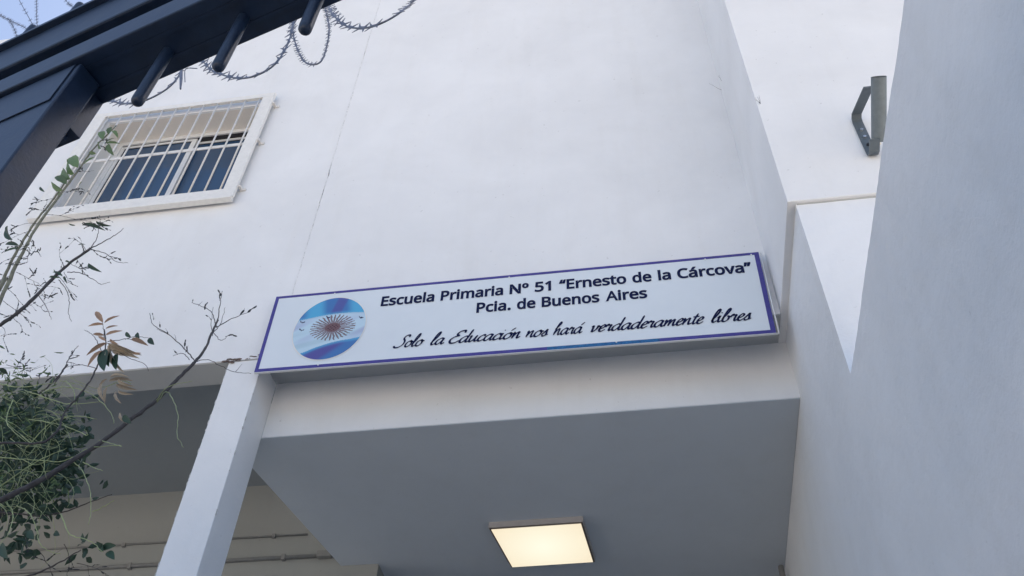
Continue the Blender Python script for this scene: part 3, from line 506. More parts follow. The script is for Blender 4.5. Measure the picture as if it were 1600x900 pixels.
# script line, drawn as pen strokes
G = {
'a': ([[(.78,.85),(.5,1.0),(.12,.65),(.08,.2),(.32,0),(.62,.35),(.8,.95)],[(.82,1.0),(.74,.35),(.86,.02),(1.12,.25)]], 1.0),
'o': ([[(.5,1),(.14,.7),(.08,.2),(.36,0),(.72,.3),(.74,.8),(.5,1),(.7,.78),(1.02,.85)]], .92),
'l': ([[(0,.25),(.3,.9),(.5,1.75),(.36,2.05),(.18,1.4),(.12,.35),(.28,0),(.58,.25)]], .55),
'd': ([[(.78,.85),(.5,1.0),(.12,.65),(.08,.2),(.32,0),(.62,.35),(.8,.95)],[(.86,2.05),(.78,1.0),(.74,.3),(.86,.02),(1.12,.25)]], 1.0),
'u': ([[(0,.8),(.14,.98),(.12,.35),(.28,0),(.58,.35),(.74,.95)],[(.76,1.0),(.7,.35),(.84,.02),(1.1,.25)]], 1.0),
'c': ([[(.66,.75),(.55,1),(.2,.75),(.08,.25),(.32,0),(.75,.3)]], .7),
'i': ([[(0,.6),(.16,1),(.12,.35),(.24,.02),(.5,.25)],[(.2,1.4),(.24,1.5)]], .45),
'n': ([[(0,.75),(.13,.98),(.1,0)],[(.1,.2),(.36,.82),(.6,.98),(.6,.4),(.7,.02),(.98,.25)]], .92),
'm': ([[(0,.75),(.13,.98),(.1,0)],[(.1,.2),(.34,.82),(.52,.96),(.5,.0)],[(.5,.2),(.74,.82),(.95,.96),(.94,.4),(1.04,.02),(1.3,.25)]], 1.25),
's': ([[(0,.15),(.34,.85),(.44,1.05),(.46,.7),(.52,.25),(.3,0),(.05,.1)],[(.45,.06),(.75,.25)]], .68),
'h': ([[(0,.9),(.32,1.4),(.5,1.85),(.36,2.05),(.2,1.4),(.1,0)],[(.1,.2),(.36,.82),(.6,.98),(.6,.4),(.7,.02),(.98,.25)]], .92),
'r': ([[(0,.6),(.17,1.08),(.28,.88),(.52,.92),(.46,.4),(.54,.02),(.8,.25)]], .72),
'v': ([[(0,.8),(.15,1),(.2,.4),(.28,.02),(.6,.45),(.64,.98),(.72,.8),(.95,.85)]], .85),
'e': ([[(.08,.4),(.45,.6),(.54,.9),(.34,1.02),(.1,.6),(.12,.15),(.34,0),(.7,.28)]], .64),
't': ([[(.34,1.65),(.18,.5),(.26,.02),(.55,.25)],[(-.05,1.12),(.6,1.2)]], .5),
'b': ([[(0,.4),(.32,1.1),(.5,1.8),(.36,2.05),(.2,1.4),(.1,.3),(.3,0),(.62,.25),(.62,.75),(.42,.85)],[(.6,.7),(.9,.8)]], .8),
'S': ([[(1.35,1.6),(1.3,1.95),(.85,1.9),(.7,1.45),(1.0,1.0),(1.0,.45),(.6,.05),(.1,.0),(-.2,.3)]], 1.35),
'E': ([[(1.4,1.6),(1.3,1.98),(.8,1.85),(.65,1.4),(1.0,1.15)],[(1.0,1.15),(.5,1.02),(.2,.55),(.4,.05),(.9,.05),(1.25,.4)]], 1.3),
' ': ([], .62)}
G['\u00f3'] = (G['o'][0] + [[(.5,1.3),(.85,1.75)]], G['o'][1]); G['\u00e1'] = (G['a'][0] + [[(.6,1.3),(.95,1.75)]], G['a'][1])
bm = bmesh.new(); PEN = math.radians(35); KZ = .046; lift = 0
for body, xa, xb in (('Solo', 614.5, 662.5), ('la', 672, 694), ('Educaci\u00f3n', 703, 813), ('nos', 821.5, 856), ('har\u00e1', 864.5, 915), ('verdaderamente', 925, 1100.5), ('libres', 1111.5, 1174.5)):
    A_, B_ = (at(q, 541.5 - (q - 640) * .0795, Y=SP[0].y - .0022) for q in (xa, xb))
    strokes = []; x = 0
    for ch in body:
        gs, adv = G[ch]
        for s_ in gs: strokes.append([(px + x + .38 * py, py) for px, py in s_])
        x += adv
    hi = max(p[0] for s_ in strokes for p in s_); lo = min(p[0] for s_ in strokes for p in s_)
    for s_ in strokes:
        lift = (lift + 1) % 5
        pts = spline([(p[0], p[1], 0) for p in s_], 5); L_ = []
        for i, p in enumerate(pts):
            tt = (pts[min(i + 1, len(pts) - 1)] - pts[max(i - 1, 0)]).normalized(); nn = Vector((-tt.y, tt.x, 0))
            wd = .075 + .11 * abs(math.sin(math.atan2(tt.y, tt.x) - PEN))
            if i in (0, len(pts) - 1): wd *= .55
            r_ = []
            for sgn in (1, -1):
                q = p + nn * wd * sgn * .8; b_ = A_.lerp(B_, (q.x - lo) / (hi - lo))
                r_.append(bm.verts.new((b_.x, b_.y - .0002 * lift, b_.z + q.y * KZ)))
            L_.append(r_)
        for a, b_ in zip(L_, L_[1:]): bm.faces.new((a[0], a[1], b_[1], b_[0]))
obj('lettering', bm, M['ink'], sg)

# round emblem: waving blue-white-blue flag with a sun, printed flat
EC = (-1.722, 5.300); ER = (.214, .250)
me = bpy.data.meshes.new('emblem'); bm = bmesh.new()
NR, NA = 70, 200; ring = []
cl = bm.loops.layers.float_color.new('print')
def sm(a, b_, x): x = max(0, min(1, (x - a) / (b_ - a))); return x * x * (3 - 2 * x)
def mix(a, b_, k): return tuple(p + (q - p) * k for p, q in zip(a, b_))
def sun(px, py):
    cx_, cy_ = .09, .0; dx = (px - cx_) / .64; dy = (py - cy_) / .42
    r = math.hypot(dx, dy); an = math.atan2(dy, dx)
    if r < .34: return 1.0
    if r < 1.0:
        k = an / (2 * math.pi) * 32
        wob = .12 * math.sin(r * 16) if int(round(k)) % 2 else 0
        d_ = abs((k + wob) - round(k + wob)); lim = .50 * (1.18 - r)
        if d_ < lim + .05: return .9
    return 0
def flag(px, py):
    top = .40 + .05 * math.sin(px * 2.2 + 1.4) + .05 * px; bot = -.80 + .40 * sm(-.8, .5, px) - .04 * math.sin(px * 4)
    white = (.50, .66, .78); lil = (.34, .36, .58); blue = (.07, .19, .45); deep = (.10, .10, .33); cy_ = (.10, .40, .66)
    if py > top:
        c = mix(blue, cy_, sm(.3, 1, .5 + .5 * math.sin(px * 5 + 3.6 + py)))
        c = mix(c, deep, .8 * sm(.1, .0, abs(px - .12 - .25 * (py - .6)) - .10))
        c = mix(c, cy_, sm(.10, 0, py - top) * .6)
    elif py < bot:
        c = mix(deep, blue, sm(.2, 1, .5 + .5 * math.sin((px * .8 - py) * 7)))
        c = mix(c, cy_, .8 * sm(.12, 0, bot - py))
    else:
        c = white
        c = mix(c, (.36, .52, .62), .55 * sm(.4, 1, .5 + .5 * math.sin((py * 1.3 - px * .3) * 11 + .5)) * sm(.0, -.3, py))
        c = mix(c, lil, .95 * sm(.35, 1, .5 + .5 * math.sin((py * 1.0 - px * .55) * 9 + 1.9)) * sm(.6, -.2, abs(py + .05)) * sm(.1, .75, abs(px)))
        c = mix(c, (.25, .42, .58), .5 * sm(.07, 0, top - py))
        s = sun(px, py)
        if s: c = mix(c, (.15, .075, .085), s * .95)
        if math.hypot((px - .09) / .6, py / .42) < .25 and math.sin(px * 60) * math.sin(py * 70) > .3: c = (.08, .04, .05)
    for (bx_, by_) in ((-.82, .24), (-.1, .34), (.84, .24), (-.78, -.02)):
        u_, v_ = (px - bx_), (py - by_)
        if abs(u_) < .07 and abs(v_ - .5 * abs(u_) + .25 * u_) < .02: c = (.03, .03, .10)
    return c
for i in range(NR + 1):
    r = i / NR
    ring.append([(r * math.cos(2 * math.pi * j / NA), r * math.sin(2 * math.pi * j / NA)) for j in range(NA)])
def ev(p): 
    X = EC[0] + ER[0] * p[0] ; return bm.verts.new((X, SP[0].y - .0024, EC[1] + ER[1] * p[1] - .010 * p[0] * .2))
vs = [[ev(p) for p in rr_] for rr_ in ring[1:]]; c0 = ev((0, 0))
def paint(f, px, py):
    c = flag(px, py)
    for lp in f.loops: lp[cl] = (*c, 1)
for i in range(NR - 1):
    for j in range(NA):
        j2 = (j + 1) % NA
        f = bm.faces.new((vs[i][j], vs[i + 1][j], vs[i + 1][j2], vs[i][j2]))
        a = 2 * math.pi * (j + .5) / NA; r = (i + 1.5) / NR; paint(f, r * math.cos(a), r * math.sin(a))
for j in range(NA): paint(bm.faces.new((c0, vs[0][j], vs[0][(j + 1) % NA])), 0, 0)
m, t, b = nodes('flag_emblem_print'); vc = t.nodes.new('ShaderNodeVertexColor'); vc.layer_name = 'print'
t.links.new(vc.outputs[0], b.inputs['Base Color']); b.inputs['Roughness'].default_value = .6; b.inputs['Specular IOR Level'].default_value = .2
obj('emblem', bm, m, sg)
bm = bmesh.new()
a_ = [bm.verts.new((EC[0] + ER[0] * k * math.cos(a), SP[0].y - .0019, EC[1] + ER[1] * k * math.sin(a))) for k in (.99, 1.025) for a in [2 * math.pi * j / 96 for j in range(96)]]
for j in range(96): bm.faces.new((a_[j], a_[96 + j], a_[96 + (j + 1) % 96], a_[(j + 1) % 96]))
obj('emblem_rim', bm, M['white_metal'], sg)
for (u, v) in ((.13, .965), (.5, .965), (.895, .965), (.13, .03), (.71, .03), (.985, .97)):
    bm = bmesh.new(); p = S(u, v, .001); tube(bm, [p, p - Vector((0, .004, 0))], .005, 8); obj('rivet', bm, M['alu'], sg)

# ================================================================ GATE
GO = Vector((-.735, .572, 0)); GD = Vector((.965, -.263, 0)).normalized(); GN = Vector((-GD.y, GD.x, 0))
def gl(p): return GO + GD * p[0] + GN * p[1] + Vector((0, 0, p[2]))
def pgate(x, y, n):
    d = ray(x, y); return CAMPOS + d * (((GO + GN * n) - CAMPOS).dot(GN) / d.dot(GN))
gate = thing('metal_gate', gl((0, 0, 0)), 'dark navy steel gate with heavy top rail and round bars, close overhead at left', 'gate')
def gbox(name, s0, s1, n0, n1, z0, z1, bev=.002, parent=gate, m='gate'):
    return bx(name, M[m], parent, s0, s1, n0, n1, z0, z1, bev=bev, fr=gl)
GE = 2.2
gbox('top_rail', -1.6, GE, 0, .085, 2.888, 2.952, .003)
gbox('top_rail', -1.6, GE, 0, .085, 3.012, 3.122, .004)
gbox('rail_web', -1.6, GE, .022, .075, 2.953, 3.011, 0)
gbox('rail_lip', -1.6, GE, -.010, .09, 3.123, 3.133, .001)
gbox('rail_ridge', -1.6, GE, .020, .026, 2.8862, 2.8875, 0)
gbox('rail_ridge', -1.6, GE, .058, .064, 2.8862, 2.8875, 0)
post = gbox('post', -.36, -.090, .010, .054, 0, 2.884, .003)
gbox('post_plate', -.36, -.100, .0075, .0098, 2.778, 2.883, .0008)
gbox('hinge_bracket', -.36, -.112, .0545, .084, 2.785, 2.886, .001)
gbox('hinge_bracket', -.36, -.126, .0545, .074, 2.772, 2.7845, .001)
for s in [.047 + .1433 * k for k in range(0, 15)] + [-.24, -.375, -.505, -.65]:
    bm = bmesh.new()
    p0, p1 = gl((s, .05, 2.735)), gl((s, .05, 3.40)); r = .0094
    zz = [(0, .3), (.002, .7), (.006, .95), (.012, 1)]
    pts = [p0 + Vector((0, 0, a)) for a, _ in zz] + [p1 - Vector((0, 0, a)) for a, _ in zz[::-1]]
    tube(bm, pts, [r * k for _, k in zz] + [r * k for _, k in zz[::-1]], 14)
    obj('bar', bm, M['gate'], gate, True)

# ================================================================ RAZOR WIRE
rz = thing('razor_wire', gl((.2, .3, 2.9)), 'coiled galvanised razor wire hanging in loops behind the gate rail', 'razor wire')
bpts = [(-.0115, .0062), (-.004, .0018), (.004, .0018), (.0115, .0062), (.0075, 0), (.0115, -.0062), (.004, -.0018), (-.004, -.0018), (-.0115, -.0062), (-.0075, 0)]
bm = bmesh.new(); A_ = [bm.verts.new((x, y, -.0004 + abs(y) * .25)) for x, y in bpts]; B_ = [bm.verts.new((x, y, .0004 + abs(y) * .25)) for x, y in bpts]
for vs_ in (A_[::-1], B_): 
    q = vs_ if vs_ is B_ else vs_[::-1]
    for idx in ((0, 1, 9), (1, 2, 4, 6, 7, 9), (2, 3, 4), (4, 5, 6), (7, 8, 9)): bm.faces.new([q[i] for i in idx])
for i in range(10): bm.faces.new((A_[i], A_[(i + 1) % 10], B_[(i + 1) % 10], B_[i]))
bmesh.ops.recalc_face_normals(bm, faces=bm.faces)
blade_me = bpy.data.meshes.new('blade'); bm.to_mesh(blade_me); bm.free(); blade_me.materials.append(M['galv'])
rzo = rz.location.copy(); rnd = random.Random(4)
def wire(px, n, step=.040, top=None, bs=1.0, seed=0):
    P = [pgate(x, y, n + .0025 * max(0, 20 - y) * (1 if y < 20 and x > 200 else 0)) for x, y, *q in px]
    if top: P = P + [gl(q) for q in top]
    P.append(P[0].copy())                                     # closed turn of the coil
    pts = spline(P, 8)
    bm = bmesh.new(); tube(bm, pts, .0020, 6); obj('coil', bm, M['galv'], rz, True)
    acc = step * .5
    for a, b_ in zip(pts, pts[1:]):
        L_ = (b_ - a).length; acc += L_
        if acc > step:
            acc %= step; u = (b_ - a).normalized()
            v = (GN * rnd.uniform(-.35, .35) + u.cross(GN) + Vector((0, 0, rnd.uniform(-.15, .15)))); v = (v - u * v.dot(u)).normalized(); w_ = u.cross(v)
            o = bpy.data.objects.new('blade', blade_me); col.objects.link(o); o.parent = rz
            mt = Matrix((u * bs * 1.1, v * bs * 1.8, w_ * bs)).transposed().to_4x4(); mt.translation = (a + b_) / 2 - rzo
            o.matrix_local = mt
wire([(296, 60), (300, 82), (318, 97), (335, 112), (370, 122), (400, 118), (430, 100), (449, 70), (458, 40), (462, 5), (455, -60), (405, -110), (340, -105), (300, -40), (292, 20)], .30, bs=1.35)
wire([(455, -20), (457, 42), (463, 72), (474, 94), (488, 101), (503, 94), (512, 66), (514, 40), (508, 10), (500, -40), (480, -90), (462, -70)], .42, step=.026, bs=.85)
wire([(500, -40), (513, 8), (525, 28), (545, 42), (575, 43), (605, 32), (632, 14), (650, -8), (655, -60), (610, -130), (540, -120)], .31, bs=1.35)
wire([(130, 120), (150, 145), (175, 158), (205, 162), (232, 155), (262, 138), (279, 119), (287, 95), (280, 50), (230, 20), (160, 60)], .28, bs=1.3)
wire([(-30, -10), (0, 22), (22, 35), (47, 50), (90, 110), (20, 170), (-60, 140), (-80, 30)], .55)
wire([(14, 30), (22, 45), (27, 60), (40, 110), (-20, 150), (-60, 80), (-25, 22)], .57)
wire([(20, -20), (30, 0), (52, 40), (80, 90), (150, 70), (170, -30), (80, -80)], .5, step=.16)
wire([(56, -30), (57, 0), (58, 38), (64, 80), (30, 125), (-50, 90), (-60, -40), (0, -80)], .5, step=.05)
wire([(90, -20), (104, 2), (118, 14), (140, 30), (200, 25), (215, -40), (150, -80)], .5)
bm = bmesh.new(); tube(bm, [pgate(284, 100, .27), pgate(283, 122, .27), pgate(282, 139, .27)], [.003, .0035, .002], 6); obj('wire_end', bm, M['galv'], rz)
bm = bmesh.new(); tube(bm, spline([pgate(289, 128, .27), pgate(290, 108, .27), pgate(308, 107, .27)], 4), .0012, 5); obj('wire_end', bm, M['galv'], rz)

# ================================================================ PLANTS
def leaf_mesh(name, m, L=1, W=.36, fold=.12, droop=.18, lobes=0):
    bm = bmesh.new(); n = 9; rows = []
    for i in range(n + 1):
        t_ = i / n; w_ = W * .5 * (math.sin(math.pi * t_ ** .8) ** .8 if 0 < t_ < 1 else .02)
        if lobes: w_ *= 1 + lobes * math.sin(t_ * 22)
        z = -droop * t_ * t_
        rows.append([bm.verts.new((t_ * L, -w_, z + fold * w_ * 2)), bm.verts.new((t_ * L, 0, z)), bm.verts.new((t_ * L, w_, z + fold * w_ * 2))])
    for a, b_ in zip(rows, rows[1:]):
        for j in (0, 1): bm.faces.new((a[j], a[j + 1], b_[j + 1], b_[j]))
    for f in bm.faces: f.smooth = True
    me = bpy.data.meshes.new(name); bm.to_mesh(me); bm.free(); me.materials.append(m); return me
LM = {'red': leaf_mesh('leaf_red', M['leaf_red'], W=.22, fold=.5, droop=.15, lobes=.06),
      'brown': leaf_mesh('leaf_brown', M['leaf_brown'], W=.19, fold=.8, droop=.35, lobes=.08),
      'dark': leaf_mesh('leaf_dark', M['leaf_dark'], W=.38, fold=.3, droop=.1),
      'thin': leaf_mesh('leaf_thin', M['leaf_dark'], W=.17, fold=.6, droop=.2),
      'oval': leaf_mesh('leaf_oval', M['leaf_dark'], W=.36, fold=.2, droop=.06),
      'green': leaf_mesh('leaf_green', M['leaf_green'], W=.28, fold=.3, droop=.15, lobes=.08)}
VIEW = CM @ Vector((0, 0, 1))
def leaf(parent, kind, base, tip, roll=0, label=None):
    """one leaf from base point to tip point, blade turned roughly to the open side"""
    u = tip - base; L_ = u.length; u.normalize()
    n_ = Vector((-.2, -.8, -.35)); n_ = (Matrix.Rotation(roll, 3, u) @ (n_ - u * n_.dot(u))).normalized(); v = n_.cross(u)
    o = bpy.data.objects.new('leaf', LM[kind]); col.objects.link(o); o.parent = parent
    mt = Matrix((u * L_, v * L_, n_ * L_)).transposed().to_4x4(); mt.translation = base - parent.location; o.matrix_local = mt
    if label: o['label'] = label
    return o
def pth(px, Y):
    """polyline seen at these places, on a plane Y (or Y0..Y1 along it)"""
    y0, y1 = Y if isinstance(Y, tuple) else (Y, Y); n = len(px) - 1
    return [at(x, y, Y=y0 + (y1 - y0) * i / max(1, n)) for i, (x, y) in enumerate(px)]
def branch(parent, px, Y, r0, r1, m='stem_dark', name='branch', pre=None, jit=.004):
    P = (pre or []) + pth(px, Y); pts = spline(P, 6)
    rn = random.Random(len(px) * 13 + int(px[0][0]))
    pts = [p + Vector((rn.uniform(-1, 1), rn.uniform(-1, 1), rn.uniform(-1, 1))) * jit * .4 for p in pts]
    k = len(pts) - 1; bm = bmesh.new()
    tube(bm, pts, [(r0 + (r1 - r0) * i / k) * (1 + .12 * rn.uniform(-1, 1)) for i in range(k + 1)], 8)
    return obj(name, bm, M[m], parent, True), pts
class Twigs:
    """many fine side twigs with seed buds, joined into one part"""
    def __init__(s): s.bm = bmesh.new(); s.bb = bmesh.new()
    def bud(s, p, r, d):
        q = d.to_track_quat('Z', 'Y').to_matrix().to_4x4()
        bmesh.ops.create_icosphere(s.bb, subdivisions=1, radius=r, matrix=Matrix.Translation(p) @ q @ Matrix.Diagonal((.6, .45, 1.5, 1)))
    def grow(s, p, d, L_, r, rn, depth=1, droop=0., buds=.5, br=.0042):
        n = 6; pts = [p.copy()]; d = d.normalized()
        for i in range(n):
            d = (d + Vector((rn.gauss(0, .16), rn.gauss(0, .12), rn.gauss(0, .16) - droop))).normalized(); pts.append(pts[-1] + d * L_ / n)
            if depth > 0 and i > 0 and rn.random() < .6:
                s.grow(pts[-1], (d + Vector((rn.gauss(0, .7), rn.gauss(0, .4), rn.gauss(0, .7)))), L_ * rn.uniform(.3, .6), r * .65, rn, depth - 1, droop, buds, br)
            if rn.random() < buds: s.bud(pts[-1], br * rn.uniform(.6, 1.4), d)
        tube(s.bm, pts, [r * (1 - .6 * i / n) for i in range(n + 1)], 5)
    def done(s, parent, m='stem_dark'):
        tag(obj('twigs', s.bm, M[m], parent, True), kind='stuff')
        if len(s.bb.verts): tag(obj('seed_buds', s.bb, M['bud'], parent), kind='stuff')
        else: s.bb.free()
def along(pts, f): 
    i = min(len(pts) - 2, int(f * (len(pts) - 1))); return pts[i].lerp(pts[i + 1], f * (len(pts) - 1) - i), (pts[i + 1] - pts[i]).normalized()

# 1. tall pale twin-stemmed sapling in front of the window
Y1 = 2.3
sap = thing('sapling', (-2.4, Y1, 0), 'tall pale twin-stemmed sapling rising past the barred window behind the gate post', 'sapling')
root = [Vector((-2.42, Y1, 0)), Vector((-2.44, Y1, 1.5)), Vector((-2.4, Y1, 3.0))]
_, s1 = branch(sap, [(-40, 560), (0, 470), (30, 405), (60, 350), (90, 310), (125, 262), (150, 228), (182, 196)], (Y1, Y1 + .05), .012, .003, 'stem_pale', 'stem', pre=root)
_, s2 = branch(sap, [(-25, 500), (0, 448), (20, 405), (45, 362), (70, 328), (92, 300), (105, 278)], (Y1 + .03, Y1 + .06), .009, .003, 'stem_pale', 'stem', pre=[root[0] + Vector((.03, .02, 0)), root[1] + Vector((.02, .03, 0))])
rn = random.Random(31); tw = Twigs()
for (x, y, dx, dy, L_) in ((60, 350, -1.2, -.3, .12), (70, 335, 1.3, .1, .2), (40, 385, 1.2, .3, .14), (40, 385, -1.4, -.6, .13), (90, 312, -1.3, -.4, .12), (55, 360, -1.3, .1, .14),
        (120, 268, 1.3, -.2, .10), (100, 300, 1.3, 0, .13), (25, 425, 1.2, .2, .16), (20, 430, -1.2, -.5, .12), (10, 450, 1.0, .6, .18), (150, 228, 1.2, .1, .06), (160, 220, 1.0, -1, .05),
        (45, 375, 1.2, .6, .17), (5, 470, 1.2, .9, .18), (75, 330, -.9, -1.1, .09), (30, 400, -1.2, .0, .1)):
    p = at(x, y, Y=Y1 + .03); q = at(x + dx * 60, y + dy * 60, Y=Y1 + .05 + rn.uniform(-.1, .1))
    tw.grow(p, q - p, L_, .0012, rn, 2, .06, .6, .0042)
tw.done(sap)
def spray(parent, kind, cen, items, Y, roll=.5):
    for (x0, y0, x1, y1) in items:
        leaf(parent, kind, at(x0, y0, Y=Y), at(x1, y1, Y=Y + rn.uniform(-.012, .006)), rn.uniform(-roll, roll))
spray(sap, 'green', 0, [(122, 262, 106, 238), (116, 272, 98, 250), (110, 280, 90, 262), (104, 288, 84, 270), (98, 297, 74, 285), (150, 240, 136, 238), (148, 246, 130, 254), (165, 222, 178, 214),
    (165, 224, 186, 222), (160, 218, 158, 200), (170, 210, 172, 195), (176, 204, 184, 212), (128, 284, 122, 290), (96, 300, 90, 310), (168, 226, 174, 240), (158, 232, 150, 222)], Y1 + .03, .9)
spray(sap, 'thin', 0, [(30, 388, 4, 391), (30, 384, 2, 378), (128, 352, 160, 354), (20, 375, 0, 352), (118, 352, 105, 350), (70, 300, 58, 290), (95, 430, 80, 421), (92, 433, 74, 432), (150, 345, 168, 355)], Y1 + .03, .8)

# 2. forked bare branch in front of the left wall
Y2 = 2.2
fb = thing('shrub', (-2.5, Y2, 0), 'straight dark bare-twigged shrub slanting up in front of the wall below the barred window', 'shrub')
_, f1 = branch(fb, [(-60, 545), (0, 508), (40, 478), (80, 438), (110, 410), (142, 388)], (Y2, Y2 + .05), .0095, .005, 'stem_dark', 'branch', pre=[Vector((-2.55, Y2, 0)), Vector((-2.56, Y2, 2.0))])
branch(fb, [(142, 388), (152, 370), (155, 350)], Y2 + .05, .002, .001, name='twig'); branch(fb, [(142, 388), (165, 376), (182, 366), (193, 357)], Y2 + .05, .0025, .001, name='twig')
branch(fb, [(142, 390), (165, 396), (180, 408), (200, 411)], Y2 + .05, .002, .0008, name='twig'); branch(fb, [(105, 425), (125, 426), (145, 436), (158, 444), (172, 441)], Y2 + .04, .002, .0008, name='twig')
branch(fb, [(92, 437), (103, 452), (108, 470), (107, 490), (112, 502)], Y2 + .04, .0018, .0008, name='twig'); branch(fb, [(60, 460), (75, 485), (80, 500)], Y2 + .03, .0016, .0008, name='twig')
rn = random.Random(77); tw = Twigs()
for (x, y, dx, dy, L_) in ((142, 388, .7, .5, .12), (130, 395, -.3, -1, .10), (120, 402, .6, 1, .10), (135, 392, -.6, -1, .12), (100, 420, .1, -1, .1), (90, 430, .5, 1, .12), (60, 458, .8, .6, .14), (100, 425, .6, 1, .13),
        (50, 470, .8, .9, .13), (75, 445, -.6, -.5, .1), (30, 488, .2, 1, .1), (150, 360, .2, -1, .06), (155, 352, .8, -.4, .05), (170, 400, 1, .2, .05), (20, 495, .6, .8, .12), (0, 508, .9, .7, .14), (110, 412, 1, .8, .1)):
    p = at(x, y, Y=Y2 + .04); q = at(x + dx * 60, y + dy * 60, Y=Y2 + .04 + rn.uniform(-.1, .1))
    tw.grow(p, q - p, L_, .0011, rn, 1, .05, .6, .0042)
tw.done(fb)
for (x0, y0, x1, y1) in ((98, 432, 80, 421), (94, 434, 74, 432), (138, 412, 152, 424), (102, 408, 110, 410), (122, 383, 132, 380), (100, 432, 103, 440)):
    leaf(fb, 'thin', at(x0, y0, Y=Y2 + .03), at(x1, y1, Y=Y2 + .02), rn.uniform(-.6, .6))

# 3. long bare curved branch sweeping across the porch bay
Y3 = 2.05
lb = thing('young_tree', (-2.2, Y3, 0), 'young tree with one long bare dark branch curving up in front of the shaded porch', 'young tree')
_, b1 = branch(lb, [(-70, 812), (0, 782), (60, 752), (110, 722), (160, 690), (205, 655), (245, 625), (280, 590), (305, 565), (320, 545), (332, 518), (340, 500)], (Y3, Y3 + .12), .0108, .0035, pre=[Vector((-2.2, Y3, 0)), Vector((-2.22, Y3, 1.6))])
Yb = Y3 + .12
for q, a, b_ in (([(340, 500), (343, 480), (347, 455)], .0022, .001), ([(338, 512), (332, 490), (318, 480), (300, 473)], .0018, .0008), ([(338, 512), (362, 498), (392, 486)], .0018, .0008),
        ([(305, 565), (288, 545), (262, 522), (240, 508), (234, 490)], .0022, .0009), ([(262, 522), (245, 515)], .0012, .0006), ([(333, 520), (345, 505), (352, 480)], .0016, .0007), ([(334, 520), (345, 532), (357, 524)], .0014, .0006),
        ([(296, 562), (285, 552), (270, 556)], .0014, .0007), ([(332, 525), (330, 505), (333, 480)], .0014, .0007), ([(300, 566), (325, 562), (345, 572), (370, 582), (392, 583)], .0014, .0007)):
    branch(lb, q, Yb, a, b_, name='twig')
rn = random.Random(5); tw = Twigs()
for (x, y, dx, dy) in ((343, 470, .3, -1), (345, 462, -.4, -1), (310, 478, -.2, -1), (300, 473, -.5, -.8), (320, 483, .1, -1), (262, 522, .2, -1), (275, 533, .1, -1), (288, 545, .3, -1), (250, 512, .1, -1), (375, 492, .3, -1), (388, 487, .6, -.5), (330, 500, -.3, -1), (290, 550, .6, -.5), (352, 526, .6, -.2), (278, 554, -.7, -.5), (368, 581, .6, -.6), (240, 500, .4, -1)):
    p = at(x, y, Y=Yb); q = at(x + dx * 60, y + dy * 60, Y=Yb + rn.uniform(-.05, .05)); tw.grow(p, q - p, .035, .0009, rn, 0, 0, .35, .0055)
tw.done(lb)
# yellow-green dangling shoots of the same tree
for q in ([(245, 628), (260, 612), (272, 628), (278, 650), (277, 680), (287, 700)], [(130, 722), (150, 732), (160, 735)], [(110, 718), (128, 735), (140, 765), (142, 800), (138, 820)], [(10, 785), (20, 800), (15, 830), (0, 850)],
        [(25, 790), (45, 800), (58, 830), (62, 850), (80, 862), (95, 866)], [(155, 688), (178, 694), (190, 698)], [(245, 625), (262, 605), (300, 595)], [(205, 600), (190, 596), (150, 606), (110, 590)]):
    branch(lb, q, (Y3 + .05, Y3 - .05), .0016, .0008, 'tendril', 'shoot')

# 4. shoot with russet leaves
Y4 = 2.0
rs_ = thing('russet_shoot', (-2.1, Y4, 0), 'leafy shoot with russet and brown drying leaves standing between wall and shaded porch', 'plant')
branch(rs_, [(70, 690), (100, 645), (120, 622), (140, 596), (155, 565), (165, 540), (163, 515)], Y4, .0045, .0018, pre=[Vector((-2.12, Y4, 0)), Vector((-2.2, Y4, 2.2)), Vector((-2.1, Y4, 3.2))], name='stem')
for q in ([(163, 530), (162, 515), (160, 502)], [(168, 534), (195, 530), (215, 532)], [(195, 530), (212, 526), (232, 528)], [(168, 536), (195, 556), (225, 568), (232, 580)], [(160, 550), (150, 530), (140, 520), (132, 516)], [(150, 575), (125, 570), (102, 574)]):
    branch(rs_, q, Y4, .0013, .0007, 'stem_dark', 'twig')
rn = random.Random(8)
spray(rs_, 'red', 0, [(161, 504, 147, 483), (162, 507, 136, 508), (163, 505, 185, 491), (165, 514, 184, 507), (165, 524, 190, 515), (163, 524, 143, 521), (166, 533, 152, 524), (167, 536, 134, 553), (160, 548, 135, 570),
    (172, 530, 182, 538), (205, 530, 229, 537), (208, 552, 219, 552)], Y4, .5)
spray(rs_, 'brown', 0, [(170, 538, 200, 556), (174, 538, 206, 553), (172, 541, 175, 576), (176, 548, 196, 556), (170, 596, 200, 588), (172, 590, 198, 582), (168, 592, 150, 605), (186, 592, 198, 606), (182, 600, 205, 610), (168, 605, 160, 627), (185, 610, 200, 618), (182, 612, 180, 628),
    (160, 600, 152, 622), (188, 645, 190, 662), (178, 594, 204, 592)], Y4, .7)
spray(rs_, 'oval', 0, [(163, 546, 161, 578), (182, 552, 180, 577), (172, 546, 168, 572), (196, 520, 204, 527), (232, 529, 240, 538), (213, 521, 217, 528), (192, 650, 204, 661)], Y4, .3)

